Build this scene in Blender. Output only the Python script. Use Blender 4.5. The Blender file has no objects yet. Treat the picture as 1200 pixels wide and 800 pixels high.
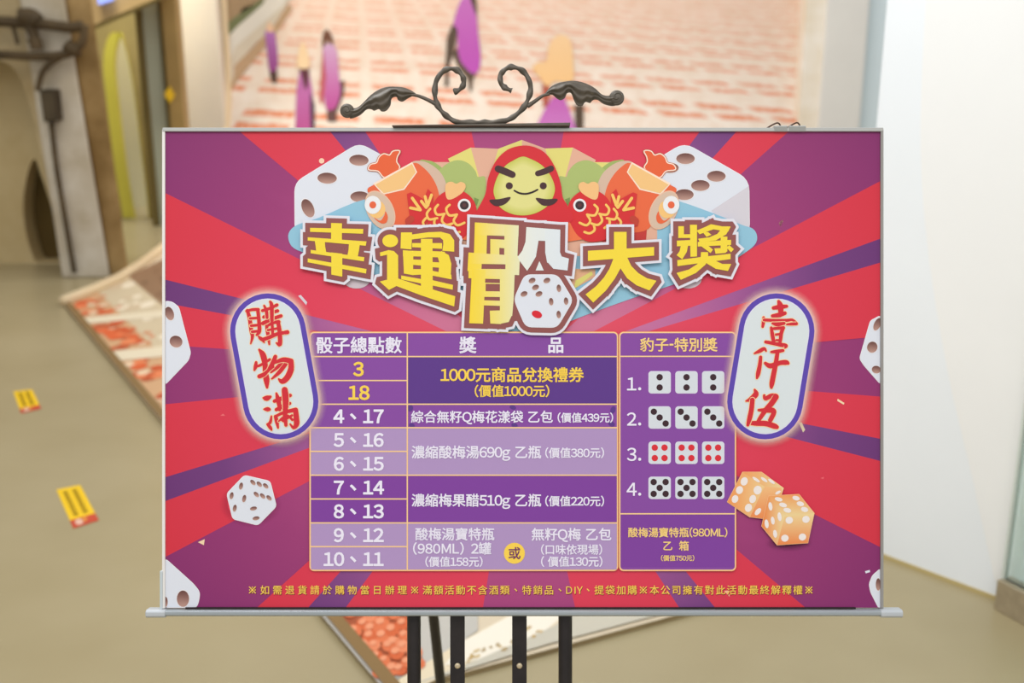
import bpy, math, random
from mathutils import Vector, Matrix
from mathutils.geometry import tessellate_polygon

# ------------------------------------------------------------------ camera, world, lights
S = bpy.context.scene
COL = S.collection
F = 1300.0                      # focal length in photo pixels (1200 wide)
PITCH = math.radians(15.5)
CAM = Vector((0, 0, 1.45))
cd = bpy.data.cameras.new('camera'); cam = bpy.data.objects.new('camera', cd); COL.objects.link(cam)
cam.location = CAM; cam.rotation_euler = (math.pi/2 - PITCH, 0, 0)
cd.sensor_width = 36; cd.lens = 36*F/1200; cd.clip_end = 100; cd.clip_start = .05
cd.dof.use_dof = True; cd.dof.focus_distance = 1.39; cd.dof.aperture_fstop = 4.1
S.camera = cam
S.view_settings.view_transform = 'Standard'; S.view_settings.look = 'None'
S.view_settings.exposure = 0.0; S.view_settings.gamma = 1; S.view_settings.use_curve_mapping = False
W = bpy.data.worlds.new('world'); S.world = W; W.use_nodes = True
W.node_tree.nodes['Background'].inputs[0].default_value = (1.0, 1.0, .995, 1)
W.node_tree.nodes['Background'].inputs[1].default_value = 0.66

def area(name, loc, target, size, power, col=(1, .97, .92)):
    l = bpy.data.lights.new(name, 'AREA'); l.shape = 'RECTANGLE'; l.size, l.size_y = size; l.energy = power; l.color = col
    o = bpy.data.objects.new(name, l); COL.objects.link(o); o.location = loc
    o.rotation_euler = (Vector(target) - Vector(loc)).to_track_quat('-Z', 'Y').to_euler()
    return o
area('unseen_overhead_light', (-.2, -.6, 3.3), (-.2, .2, 0), (3.2, 1.6), 58)
area('unseen_overhead_light', (-.3, 5.2, 3.6), (-.3, 6.4, 0), (3.6, 2.0), 36, (1, .96, .9))
area('unseen_overhead_light', (0, 6.9, 3.9), (0, 9.7, 1.5), (3.6, .6), 52, (1, .985, .97))
area('unseen_overhead_light', (-3.3, 9.32, 2.6), (-3.3, 9.7, .5), (.3, .2), 16, (1, .97, .85))  # added lamp, unseen: brightens the room behind the lime arch
area('unseen_overhead_light', (-.7, 2.1, 2.9), (1.2, 2.8, .9), (1.0, 1.0), 34, (.95, .98, 1))  # added lamp with no visible source: lifts the right wall, spares the poster
area('unseen_overhead_light', (-3.3, 4.4, 3.5), (-3.6, 6.0, 0), (2.0, 1.2), 16, (1, .9, .72))
area('unseen_overhead_light', (-2.9, 7.7, 3.5), (-3.3, 9.0, 1.2), (.6, .4), 55, (1, .97, .85))  # unseen lamp added to brighten the lime arch

# ------------------------------------------------------------------ helpers
CP, SP = math.cos(PITCH), math.sin(PITCH)
def ray(px, py):
    r, u = (px-600)/F, (400-py)/F
    return Vector((r, CP + u*SP, -SP + u*CP))
def floor_at(px, py, z=0.0):
    d = ray(px, py); return CAM + d*((z-CAM.z)/d.z)
def at(px, py, Y):
    d = ray(px, py); return CAM + d*(Y/d.y)
def lin(c):
    out = []
    for v in c[:3]:
        v /= 255.0
        out.append(v/12.92 if v <= .04045 else ((v+.055)/1.055)**2.4)
    return tuple(out)

def mat(name, c, rough=.6, metal=0.0, spec=.4, noise=0.0, nscale=8.0, c2=None, bump=0.0, detail=6):
    m = bpy.data.materials.new(name); m.use_nodes = True
    nt = m.node_tree; b = nt.nodes['Principled BSDF']
    b.inputs['Base Color'].default_value = (*lin(c), 1); b.inputs['Roughness'].default_value = rough
    b.inputs['Metallic'].default_value = metal; b.inputs['Specular IOR Level'].default_value = spec
    if noise or bump or c2:
        tc = nt.nodes.new('ShaderNodeTexCoord'); n = nt.nodes.new('ShaderNodeTexNoise')
        n.inputs['Scale'].default_value = nscale; n.inputs['Detail'].default_value = detail; n.inputs['Roughness'].default_value = .6
        nt.links.new(tc.outputs['Object'], n.inputs['Vector'])
        r = nt.nodes.new('ShaderNodeValToRGB')
        r.color_ramp.elements[0].position = .35; r.color_ramp.elements[1].position = .68
        d = c2 or tuple(v*(1-noise) for v in c)
        r.color_ramp.elements[0].color = (*lin(d), 1); r.color_ramp.elements[1].color = (*lin(c), 1)
        nt.links.new(n.outputs['Fac'], r.inputs['Fac']); nt.links.new(r.outputs['Color'], b.inputs['Base Color'])
        if bump:
            bp = nt.nodes.new('ShaderNodeBump'); bp.inputs['Strength'].default_value = bump; bp.inputs['Distance'].default_value = .01
            nt.links.new(n.outputs['Fac'], bp.inputs['Height']); nt.links.new(bp.outputs['Normal'], b.inputs['Normal'])
    return m

def ink_mat(name, alpha=False, rough=.42, spec=.25):
    m = bpy.data.materials.new(name); m.use_nodes = True
    nt = m.node_tree; b = nt.nodes['Principled BSDF']
    a = nt.nodes.new('ShaderNodeAttribute'); a.attribute_name = 'ink'
    nt.links.new(a.outputs['Color'], b.inputs['Base Color'])
    if alpha: nt.links.new(a.outputs['Alpha'], b.inputs['Alpha'])
    b.inputs['Roughness'].default_value = rough; b.inputs['Specular IOR Level'].default_value = spec
    return m
INK = ink_mat('printed_vinyl'); SOFT = ink_mat('printed_vinyl_soft_edge', True)
MURAL_INK = ink_mat('printed_mural_ink', False, .6, .2)

def empty(name, loc=(0, 0, 0), parent=None, rot=None):
    o = bpy.data.objects.new(name, None); COL.objects.link(o); o.location = loc; o.empty_display_size = .1
    if rot: o.rotation_euler = rot
    if parent: o.parent = parent
    return o
def tag(o, label=None, cat=None, group=None, kind=None):
    if label: o['label'] = label
    if cat: o['category'] = cat
    if group: o['group'] = group
    if kind: o['kind'] = kind
    return o
def mesh_obj(name, vs, fs, m, parent=None, smooth=False, bevel=0):
    me = bpy.data.meshes.new(name); me.from_pydata([tuple(v) for v in vs], [], fs); me.update()
    o = bpy.data.objects.new(name, me); COL.objects.link(o)
    for x in (m if isinstance(m, list) else [m]): me.materials.append(x)
    if smooth: me.polygons.foreach_set('use_smooth', [True]*len(me.polygons))
    if parent: o.parent = parent
    if bevel:
        b = o.modifiers.new('bevel', 'BEVEL'); b.width = bevel; b.segments = 2; b.limit_method = 'ANGLE'
    return o
def struct(o): o['kind'] = 'structure'; return o

class MB:
    """Collects solids in one mesh."""
    def __init__(s): s.v = []; s.f = []
    def add(s, vs, fs):
        n = len(s.v); s.v += [Vector(v) for v in vs]; s.f += [tuple(i+n for i in f) for f in fs]
    def prism(s, pts, off):
        """Closed solid: flat outline pts (3-D, coplanar) pushed by vector off."""
        n = len(pts); off = Vector(off); p = [Vector(q) for q in pts]
        s.add(p + [q+off for q in p], [tuple(range(n))[::-1], tuple(range(n, 2*n))] + [(i, (i+1) % n, (i+1) % n+n, i+n) for i in range(n)])
    def box(s, a, b):
        (x0, y0, z0), (x1, y1, z1) = a, b
        s.prism([(x0, y0, z0), (x0, y1, z0), (x1, y1, z0), (x1, y0, z0)], (0, 0, z1-z0))
    def tube(s, path, rad, seg=10, squash=None):
        path = [Vector(p) for p in path]; n = len(path)
        if not hasattr(rad, '__len__'): rad = [rad]*n
        up = None; base = len(s.v)
        for i, p in enumerate(path):
            t = (path[min(i+1, n-1)] - path[max(i-1, 0)]).normalized()
            if up is None: up = t.orthogonal().normalized()
            up = (up - t*up.dot(t)).normalized(); w = t.cross(up)
            for k in range(seg):
                a = 2*math.pi*k/seg; r = rad[i]
                if squash: r *= 1 + squash[0]*math.cos(2*a + squash[1]*i)
                s.v.append(p + (up*math.cos(a) + w*math.sin(a))*r)
        for i in range(n-1):
            for k in range(seg):
                k2 = (k+1) % seg
                s.f.append((base+i*seg+k, base+i*seg+k2, base+(i+1)*seg+k2, base+(i+1)*seg+k))
        s.f.append(tuple(base+k for k in range(seg))[::-1]); s.f.append(tuple(base+(n-1)*seg+k for k in range(seg)))
    def holed(s, outer, holes, off):
        """Slab with holes: coplanar loops pushed by off."""
        off = Vector(off); loops = [[Vector(p) for p in outer]] + [[Vector(p) for p in h] for h in holes]
        flat = [p for l in loops for p in l]; n = len(flat)
        tris = tessellate_polygon(loops)
        fs = [tuple(t) for t in tris] + [tuple(i+n for i in t[::-1]) for t in tris]
        k = 0
        for l in loops:
            m = len(l)
            fs += [(k+i, k+(i+1) % m, k+(i+1) % m+n, k+i+n) for i in range(m)]; k += m
        s.add(flat + [p+off for p in flat], fs)
    def build(s, name, m, parent=None, smooth=False, bevel=0):
        o = mesh_obj(name, s.v, s.f, m, parent, smooth, bevel)
        import bmesh
        bm = bmesh.new(); bm.from_mesh(o.data); bmesh.ops.recalc_face_normals(bm, faces=bm.faces); bm.to_mesh(o.data); bm.free()
        return o

def catmull(p, n=6, closed=False):
    out = []; N = len(p)
    for i in range(N if closed else N-1):
        if closed: a, b, c, d = p[i-1], p[i], p[(i+1) % N], p[(i+2) % N]
        else: a, b, c, d = p[max(i-1, 0)], p[i], p[i+1], p[min(i+2, N-1)]
        for k in range(n):
            t = k/n
            out.append(tuple(.5*(2*b[j] + (c[j]-a[j])*t + (2*a[j]-5*b[j]+4*c[j]-d[j])*t*t + (3*b[j]-a[j]-3*c[j]+d[j])*t**3) for j in range(len(b))))
    if not closed: out.append(tuple(p[-1]))
    return out

def sub(x0, y0, s):
    """Design coordinates of an enlarged detail -> poster design units."""
    return lambda pts: [(x0+p[0]/s, y0+p[1]/s, *[q/s for q in p[2:]]) for p in pts]

def ell(cx, cy, rx, ry, rot=0, n=28):
    c, s = math.cos(math.radians(rot)), math.sin(math.radians(rot))
    return [(cx + rx*math.cos(2*math.pi*k/n)*c - ry*math.sin(2*math.pi*k/n)*s, cy + rx*math.cos(2*math.pi*k/n)*s + ry*math.sin(2*math.pi*k/n)*c) for k in range(n)]
def rrect(x0, y0, x1, y1, r, n=5):
    out = []
    for cx, cy, a0 in ((x1-r, y1-r, 0), (x0+r, y1-r, 90), (x0+r, y0+r, 180), (x1-r, y0+r, 270)):
        out += [(cx + r*math.cos(math.radians(a0+90*k/n)), cy + r*math.sin(math.radians(a0+90*k/n))) for k in range(n+1)]
    return out
def round_poly(pts, r, n=4):
    out = []; N = len(pts)
    for i in range(N):
        p, a, b = Vector(pts[i][:2]), Vector(pts[i-1][:2]), Vector(pts[(i+1) % N][:2])
        da, db = (a-p), (b-p); q = min(r, da.length*.45, db.length*.45)
        s, e = p + da.normalized()*q, p + db.normalized()*q
        for k in range(n+1):
            t = k/n; out.append(tuple(s*(1-t)**2 + p*2*t*(1-t) + e*t*t))
    return out
def area2(p): return sum(p[i-1][0]*p[i][1] - p[i][0]*p[i-1][1] for i in range(len(p)))
def offset_poly(pts, d, limit=1.5):
    """Mitred outward offset of a simple polygon."""
    P = [Vector(p[:2]) for p in pts]
    if area2(P) < 0: P.reverse()
    out = []; N = len(P)
    for i in range(N):
        a, p, b = P[i-1], P[i], P[(i+1) % N]
        if (p-a).length < 1e-6 or (b-p).length < 1e-6: continue
        e1, e2 = (p-a).normalized(), (b-p).normalized()
        n1, n2 = Vector((e1.y, -e1.x)), Vector((e2.y, -e2.x))
        m = n1+n2
        if m.length < .2: out += [p+n1*d, p+n2*d]; continue
        m.normalize(); k = 1/max(m.dot(n1), .05)
        if k > limit: out += [p+(n1+e1*.5)*d, p+(n2-e2*.5)*d]
        else: out.append(p+m*d*k)
    return [tuple(v) for v in out]

# ------------------------------------------------------------------ poster: print layers
K = 0.9/840.0                    # metres per design unit
PX, PY = 612.0, 432.5            # design centre
LAYER = 0.00013
class Ink:
    def __init__(s): s.v = []; s.f = []; s.c = []; s.q = 0
    def raw(s, vs, fs, col, layer):
        n = len(s.v); s.q = (s.q+1) % 151; dz = s.q*2.5e-6      # overlapping pieces never share a plane
        for p in vs:
            s.v.append(((p[0]-PX)*K, (PY-p[1])*K, layer*LAYER+dz))
            c = col(p) if callable(col) else col
            s.c.append((*lin(c), c[3] if len(c) > 3 else 1.0))
        for f in fs:
            a, b, c = (vs[f[0]], vs[f[1]], vs[f[2]])
            cr = (b[0]-a[0])*(c[1]-a[1]) - (b[1]-a[1])*(c[0]-a[0])
            s.f.append(tuple(i+n for i in (f if cr < 0 else f[::-1])))
    def poly(s, pts, col, layer):
        v = [Vector((p[0], p[1], 0)) for p in pts]
        s.raw(pts, [tuple(t) for t in tessellate_polygon([v])], col, layer)
    def convex(s, pts, col, layer): s.raw(pts, [tuple(range(len(pts)))], col, layer)
    def stroke(s, pts, col, layer, grow=0.0, smooth=4, taper=True):
        """Brush stroke: (x, y, half width)."""
        q = catmull(pts, smooth) if len(pts) > 2 and smooth else pts
        for i, p in enumerate(q):
            s.convex(ell(p[0], p[1], max(p[2]+grow, .05), max(p[2]+grow, .05), 0, 12), col, layer)
        for a, b in zip(q, q[1:]):
            d = Vector((b[0]-a[0], b[1]-a[1]))
            if d.length < 1e-6: continue
            n = Vector((-d.y, d.x)).normalized(); ra, rb = a[2]+grow, b[2]+grow
            s.convex([(a[0]+n.x*ra, a[1]+n.y*ra), (b[0]+n.x*rb, b[1]+n.y*rb), (b[0]-n.x*rb, b[1]-n.y*rb), (a[0]-n.x*ra, a[1]-n.y*ra)], col, layer)
    def ring(s, inner, outer, cin, cout, layer):
        n = len(inner)
        vs = list(inner)+list(outer)
        cols = [cin]*n+[cout]*n
        m = len(s.v)
        s.raw(vs, [(i, (i+1) % n, (i+1) % n+n, i+n) for i in range(n)], (0, 0, 0), layer)
        for i, c in enumerate(cols): s.c[m+i] = (*lin(c), c[3] if len(c) > 3 else 1.0)
    def build(s, name, parent, m=None):
        o = mesh_obj(name, s.v, s.f, m or INK, parent)
        a = o.data.color_attributes.new('ink', 'FLOAT_COLOR', 'POINT')
        a.data.foreach_set('color', [x for c in s.c for x in c])
        return o

_gl = {}
def glyph(ch, off):
    k = (ch, off)
    if k not in _gl:
        c = bpy.data.curves.new('glyph', 'FONT'); c.body = ch; c.size = 1; c.resolution_u = 3
        o = bpy.data.objects.new('glyph', c); COL.objects.link(o); bpy.context.view_layer.update()
        me = bpy.data.meshes.new_from_object(o)
        V = [(v.co.x, v.co.y) for v in me.vertices]; fs = [tuple(p.vertices) for p in me.polygons]; cnt = {}
        for f in fs:
            for i in range(len(f)):
                e = tuple(sorted((f[i], f[(i+1) % len(f)]))); cnt[e] = cnt.get(e, 0)+1
        st = []
        for (i, j), c_ in cnt.items():
            if c_ != 1: continue
            a, b = Vector(V[i]), Vector(V[j]); d = b-a
            if d.length < 1e-5: continue
            d.normalize(); m = Vector((-d.y, d.x)); w = off; h = off*.6
            st.append([tuple(a-d*h+m*w), tuple(b+d*h+m*w), tuple(b+d*h-m*w), tuple(a-d*h-m*w)])
        _gl[k] = (V, fs, st)
        bpy.data.objects.remove(o); bpy.data.meshes.remove(me); bpy.data.curves.remove(c)
    return _gl[k]
ADV = {'(': .34, ')': .34, '.': .28, '-': .35, ' ': .3, 'Q': .74, 'g': .58, 'M': .86, 'L': .53, 'D': .7, 'I': .32, 'Y': .58}
def adv(ch):
    return .56 if ch.isdigit() else ADV.get(ch, 1.0)
def put(ink, ch, cx, cy, em, col, layer, off=.012, bbox=True):
    """One character, its em box centred on (cx, cy)."""
    if ch == ' ': return
    if ch == '※':
        h, w = em*.34, em*.035
        for q in (1, -1):
            ink.convex([(cx-h-w, cy-q*(h-w)), (cx-h+w, cy-q*(h+w)), (cx+h+w, cy+q*(h-w)), (cx+h-w, cy+q*(h+w))], col, layer)
        for dx, dy in ((1, 0), (-1, 0), (0, 1), (0, -1)): ink.convex(ell(cx+dx*em*.28, cy+dy*em*.28, em*.07, em*.07, 0, 10), col, layer)
        return
    g = chr(ord(ch)+0xFEE0) if (33 <= ord(ch) < 127 and ch not in '-I') else ch
    vs, fs, st = glyph(g, off)
    x0, x1 = min(v[0] for v in vs), max(v[0] for v in vs); y0, y1 = min(v[1] for v in vs), max(v[1] for v in vs)
    ox, oy = .5, .38
    if ord(ch) < 127: ox = (x0+x1)/2
    if ch == '、': ox, oy = (x0+x1)/2, (y0+y1)/2
    if ch == '-': oy = (y0+y1)/2
    tr = lambda v: (cx+(v[0]-ox)*em, cy-(v[1]-oy)*em)
    ink.raw([tr(v) for v in vs], fs, col, layer)
    for q in st: ink.convex([tr(v) for v in q], col, layer)
def line(ink, text, x0, x1, cy, col, layer, off=.012, em=None):
    parent = ink; ink = Ink()
    tot = sum(adv(c) for c in text)
    e = em or (x1-x0)/tot
    gap = (x1-x0-tot*e)/max(len(text)-1, 1) if em else 0
    x = x0
    for ch in text:
        put(ink, ch, x+adv(ch)*e/2, cy, e, col, layer, off); x += adv(ch)*e+gap
    if parent is not None: return ink.build('lettering', parent)

# ------------------------------------------------------------------ setting: floor and walls
m_floor = mat('polished_concrete_floor', (179, 166, 133), .3, 0, .35, 0, .7, (164, 150, 115), 0, 4)
m_concrete = mat('grimy_concrete', (196, 180, 146), .85, 0, .2, 0, 1.7, (150, 130, 92), .4, 9)
m_painted = mat('stained_white_paint', (206, 199, 186), .75, 0, .2, 0, 3.2, (176, 164, 142), .25, 8)
m_bare = mat('bare_brown_concrete', (176, 148, 102), .9, 0, .2, 0, 2.6, (128, 102, 62), .5, 9)
m_white = mat('white_wall_paint', (239, 244, 249), .55, 0, .3, .012, 2.0)
m_white2 = mat('warm_white_tone_panel', (243, 244, 244), .55, 0, .3, .012, 2.0)
m_column = mat('cream_column_paint', (232, 222, 206), .6, 0, .3, .03, 1.2)
m_grey = mat('pale_grey_pillar_paint', (232, 232, 228), .6, 0, .3, .03, 1.5)
m_blue = mat('pale_blue_wall_paint', (226, 242, 250), .6, 0, .3)
m_olive = mat('olive_wall_paint', (196, 178, 118), .7, 0, .3, .1, 2)
m_yellow = mat('lime_yellow_paint', (236, 228, 96), .6, 0, .3, .06, 1)
m_cream = mat('pale_cream_paint', (232, 228, 196), .6, 0, .3, .03, 1)
m_brass = mat('brown_door_post', (160, 134, 82), .5, 0, .4, .1, 3)
m_darkframe = mat('dark_olive_frame', (106, 92, 50), .5, 0, .4)
m_pane = mat('frosted_grey_green_glass', (176, 182, 164), .25, 0, .5)
m_hole = mat('passage_shade_brown', (104, 86, 50), .9, 0, .1, .1, 2)  # dark brown stands in for the shade inside the pointed opening

mb = MB(); mb.box((-9, -3, -.1), (7, 12, 0)); struct(mb.build('floor', m_floor))

# right partition: white wall running diagonally, with a thin added sheet standing for a faint curved tone line
A, B = floor_at(1040, 655), floor_at(1165, 702)
dw = (B-A).normalized(); nw = Vector((-dw.y, dw.x, 0))      # nw points away from the room
if nw.x < 0: nw = -nw
far = A - dw*.155
near = A + dw*2.6
mb = MB(); mb.prism([far, near, near+nw*.14, far+nw*.14], (0, 0, 3.2)); struct(mb.build('wall_right', m_white, bevel=.004))
def on_wall(px, py, lift=0.0):
    d = ray(px, py); n = nw; t = (A-CAM).dot(n)/d.dot(n); return CAM + d*t - n*lift
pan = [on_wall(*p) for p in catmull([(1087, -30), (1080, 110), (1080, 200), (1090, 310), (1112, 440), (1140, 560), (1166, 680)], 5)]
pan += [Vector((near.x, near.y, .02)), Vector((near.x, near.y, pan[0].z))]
mb = MB(); mb.prism(pan, -nw*.003); struct(mb.build('tone_panel', m_white2, bevel=.001))
mb = MB(); mb.prism([A-dw*.15-nw*.004, near-nw*.004, near, A-dw*.15], (0, 0, .012)); struct(mb.build('baseboard_right', mat('grimy_skirting', (190, 172, 120), .7)))

# glass door at the right edge, on a brushed metal bottom rail
m_steel = mat('brushed_steel', (176, 162, 136), .38, .35, .5, .08, 30)
m_glass = bpy.data.materials.new('greenish_door_glass'); m_glass.use_nodes = True
_b = m_glass.node_tree.nodes['Principled BSDF']; _b.inputs['Base Color'].default_value = (.86, .96, .93, 1)
_b.inputs['Roughness'].default_value = .05; _b.inputs['Transmission Weight'].default_value = .9; _b.inputs['IOR'].default_value = 1.05
g0 = floor_at(1164, 713); g1 = floor_at(1204, 735); dg = (g1-g0).normalized(); ng = Vector((-dg.y, dg.x, 0))
if ng.x < 0: ng = -ng
door = struct(empty('door_1', g0))
def rel(p): return Vector(p) - g0
mb = MB(); mb.prism([rel(g0), rel(g0+dg*1.1), rel(g0+dg*1.1+ng*.05), rel(g0+ng*.05)], (0, 0, .085)); mb.build('bottom_rail', m_steel, door, bevel=.003)
mb = MB(); mb.prism([rel(g0+dg*.012+ng*.018), rel(g0+dg*1.1+ng*.018), rel(g0+dg*1.1+ng*.03), rel(g0+dg*.012+ng*.03)], (0, 0, 2.2)); gl = mb.build('glass', m_glass, door); gl.location.z = .085
mb = MB(); mb.prism([rel(g0+ng*.014), rel(g0+dg*.008+ng*.014), rel(g0+dg*.008+ng*.034), rel(g0+ng*.034)], (0, 0, 2.2)); e = mb.build('edge_seal', mat('pale_green_glass_edge', (206, 214, 208), .3), door); e.location.z = .085

# back wall, columns left and right of the mural
YB = 9.72
mb = MB(); mb.box((-9, YB+.06, 0), (7, YB+.26, 4.2)); struct(mb.build('wall_back', m_cream))
def upright(name, pl, pr, Y, z1, depth, m, z0=0.0):
    """Upright slab between two image columns at depth Y."""
    x0, x1 = at(pl, 80, Y).x, at(pr, 80, Y).x
    mb = MB(); mb.box((x0, Y, z0), (x1, Y+depth, z1)); return mb.build(name, m, bevel=.01)
struct(upright('column_left', 209, 259, 9.5, 4.0, .12, m_column))
mb = MB(); x0, x1 = at(941, 60, 9.5).x, at(967, 60, 9.5).x
mb.box((x0, 9.5, 0), (x1, 9.76, 4.0)); struct(mb.build('trim_2', mat('stained_white_board', (250, 247, 240), .7, 0, .2, 0, 3, (236, 226, 206)), bevel=.006))
struct(upright('pillar_right', 964, 1013, 9.45, 4.0, .3, m_grey))
struct(upright('wall_blue', 1010, 1085, 9.6, 4.0, .1, m_blue))

# ---- left: concrete wall with an arch, painted pillar
YW = 6.72
def wl(pts, Y): return [at(x, y, Y) for x, y in pts]
def ground(p): return Vector((p.x, p.y, 0))
arch = catmull([(-160, 330), (-150, 150), (-60, 78), (8, 74), (34, 120), (50, 190), (62, 250), (74, 322)], 6)
arch3 = wl(arch, YW); arch3[0].z = -.01; arch3[-1].z = -.01
xl, xr = -9.0, at(80, 322, YW).x
outer = [Vector((xl, YW, 0)), Vector((xl, YW, 3.6)), Vector((xr, YW, 3.6)), Vector((xr, YW, 0))] + arch3[::-1]
mb = MB(); mb.prism([Vector((p.x, p.y, max(p.z, 0))) for p in outer], (0, .35, 0)); struct(mb.build('wall_left', m_concrete))
# wall inside the arch with a pointed dark opening
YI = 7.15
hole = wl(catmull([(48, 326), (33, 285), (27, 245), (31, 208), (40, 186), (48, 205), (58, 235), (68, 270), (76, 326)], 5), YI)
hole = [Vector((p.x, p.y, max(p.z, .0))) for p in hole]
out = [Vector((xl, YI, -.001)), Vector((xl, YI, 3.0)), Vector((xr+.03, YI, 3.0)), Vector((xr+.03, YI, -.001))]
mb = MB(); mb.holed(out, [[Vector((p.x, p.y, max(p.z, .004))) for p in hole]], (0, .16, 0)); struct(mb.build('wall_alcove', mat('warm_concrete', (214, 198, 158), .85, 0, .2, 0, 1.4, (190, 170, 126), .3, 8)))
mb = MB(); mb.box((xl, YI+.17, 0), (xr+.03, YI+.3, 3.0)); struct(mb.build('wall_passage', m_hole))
# pillar: painted face and bare side
def lean(name, pts, Y, dy, m):
    q = [at(x, y, Y) for x, y in pts]; q[0].z = q[1].z = 0
    mb = MB(); mb.prism(q, (-dy*.42, dy, 0)); return struct(mb.build(name, m, bevel=.015))
lean('pillar_left', [(73, 322), (129, 322), (71, -30), (19, -30)], YW-.03, .3, m_painted)
lean('pillar_side', [(129, 322), (151, 318), (103, -30), (71, -30)], YW+.02, .28, m_bare)

# ---- left background: lime arch, olive wall, glazed partition
YD = 9.0
archo = catmull([(147, 262), (136, 200), (126, 120), (122, 75), (126, 48), (134, 38), (143, 44), (151, 70), (158, 110), (165, 165), (171, 215), (176, 262)], 5)
ao = wl(archo, YD)
ao = [Vector((p.x, p.y, max(p.z, .004))) for p in ao]
x0, x1 = at(60, 80, YD).x, at(178, 80, YD).x
mb = MB(); mb.holed([(x0, YD, -.001), (x0, YD, 3.6), (x1, YD, 3.6), (x1, YD, -.001)], [ao], (0, .03, 0)); struct(mb.build('wall_arch', m_olive))
def ring_prism(loop_o, loop_i, dy):
    n = len(loop_o); v = loop_o+loop_i+[p+Vector((0, dy, 0)) for p in loop_o]+[p+Vector((0, dy, 0)) for p in loop_i]
    f = []
    for i in range(n-1):
        j = i+1
        f += [(i, j, j+n, i+n), (i+2*n, i+3*n, j+3*n, j+2*n), (i, i+2*n, j+2*n, j), (i+n, j+n, j+3*n, i+3*n)]
    return v, f
cx = sum(p.x for p in ao)/len(ao)
ai = []
for i, p in enumerate(ao):
    wl_ = max(0.0, min(1.0, (cx+.05-p.x)/.12))
    ai.append(Vector((p.x + .085*wl_, p.y, p.z - .07*max(0, min(1, (p.z-1.5)/.5)))))
v, f = ring_prism(ao, ai, .05)
v = [q+Vector((0, -.02, 0)) for q in v]
struct(mesh_obj('trim_3', v, f, m_yellow))
mb = MB(); mb.box((x0, YD+.6, 0), (x1, YD+.68, 3.6)); struct(mb.build('wall_room', m_cream))
# glazed partition between the arch and the column
YG = 8.6
struct(upright('trim_4', 163, 171, YG, 2.42, .07, m_darkframe))
struct(upright('trim_5', 194, 212, YG-.05, 4.0, .12, m_brass))
struct(upright('trim_6', 190, 194.5, YG-.01, 4.0, .09, m_darkframe))
pl_, pr_ = at(171, 80, YG).x, at(192, 80, YG).x
w1 = struct(empty('window_1', (pl_, YG+.03, 0)))
mb = MB(); mb.box((0, 0, 0), (pr_-pl_, .015, 2.2)); mb.build('glass', m_pane, w1)
mb = MB(); mb.box((0, -.01, 2.2), (pr_-pl_, .03, 2.25)); mb.build('frame', m_darkframe, w1)
# sloping soffit edge over the arch and partition
q = [at(104, 36, 8.3), at(196, -4, 8.3), at(196, -8, 8.3), at(104, 32, 8.3)]
mb = MB(); mb.prism(q, (0, .06, 0)); struct(mb.build('trim_7', m_darkframe))
q = [at(104, 32, 8.34), at(196, -8, 8.34), at(196, -90, 8.34), at(104, -90, 8.34)]
mb = MB(); mb.prism(q, (0, .06, 0)); struct(mb.build('wall_soffit', mat('tan_soffit', (206, 176, 124), .7, 0, .2, .1, 2)))
m_lit = bpy.data.materials.new('blue_backlit_sign'); m_lit.use_nodes = True
_b = m_lit.node_tree.nodes['Principled BSDF']; _b.inputs['Base Color'].default_value = (.2, .3, .9, 1)
_b.inputs['Emission Color'].default_value = (.35, .45, 1, 1); _b.inputs['Emission Strength'].default_value = .9
q = [at(115, 5, 8.28), at(131, 0, 8.28), at(131, -22, 8.28), at(113, -20, 8.28)]
mb = MB(); mb.prism(q, (0, .05, 0))
tag(mb.build('backlit_sign', m_lit), 'small backlit blue sign high above the lime yellow arch', 'sign')
q = [at(199, 101, 8.54), at(205, 112, 8.54), at(199, 121, 8.54), at(192, 110, 8.54)]
mb = MB(); mb.prism(q, (0, .004, 0)); tag(mb.build('diamond_sticker', mat('amber_sticker', (232, 190, 40), .5)), 'yellow diamond sticker on the brown post of the glass partition', 'sticker')

# ---- pipes and boxes on the concrete wall
m_pipe = mat('grimy_dark_pipe', (92, 76, 52), .7, .1, .3, .3, 6)
pw = empty('pipework', at(50, 45, YW-.1)); tag(pw, 'grimy dark pipes and cables along the concrete wall, running into the box', 'pipes')
def pipe(name, pts, r, Y=YW-.1):
    mb = MB(); mb.tube([at(x, y, Y)-pw.location for x, y in catmull(pts, 5)], r, 8); mb.build(name, m_pipe, pw, True)
pipe('pipe', [(-40, 24), (0, 25), (26, 27), (50, 28), (80, 32), (97, 30)], .03)
pipe('pipe', [(-40, 64), (0, 64), (40, 66), (68, 65), (86, 60), (97, 48), (99, 29)], .024)
pipe('joint', [(24, 20), (36, 20), (44, 26)], .05)
pipe('joint', [(38, 44), (42, 50), (44, 58)], .038)
pipe('joint', [(78, 52), (86, 58), (92, 58)], .04)
pipe('cable', [(34, 31), (40, 42), (43, 58)], .03)
pipe('cable', [(80, 62), (62, 72), (50, 84), (44, 106)], .018)
pipe('cable', [(15, 30), (18, 40), (21, 52)], .012)
pipe('conduit', [(60, 143), (66, 195), (76, 255), (87, 319)], .016, YW-.06)

q = [(46, 105), (64, 105), (68, 142), (51, 143)]
mb = MB(); mb.prism([at(x, y, YW-.12)-pw.location for x, y in q], (0, .085, 0)); bx_ = mb.build('junction_box', mat('dark_grimy_box', (74, 62, 44), .7, .1, .3, .25, 8), pw, bevel=.006)
mb = MB(); mb.prism([at(x, y, YW-.126)-pw.location for x, y in [(48, 108), (62.5, 108), (66, 139), (52.5, 140)]], (0, .008, 0)); mb.build('lid', mat('dark_box_lid', (86, 74, 54), .6, .1, .3, .2, 9), bx_)

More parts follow.
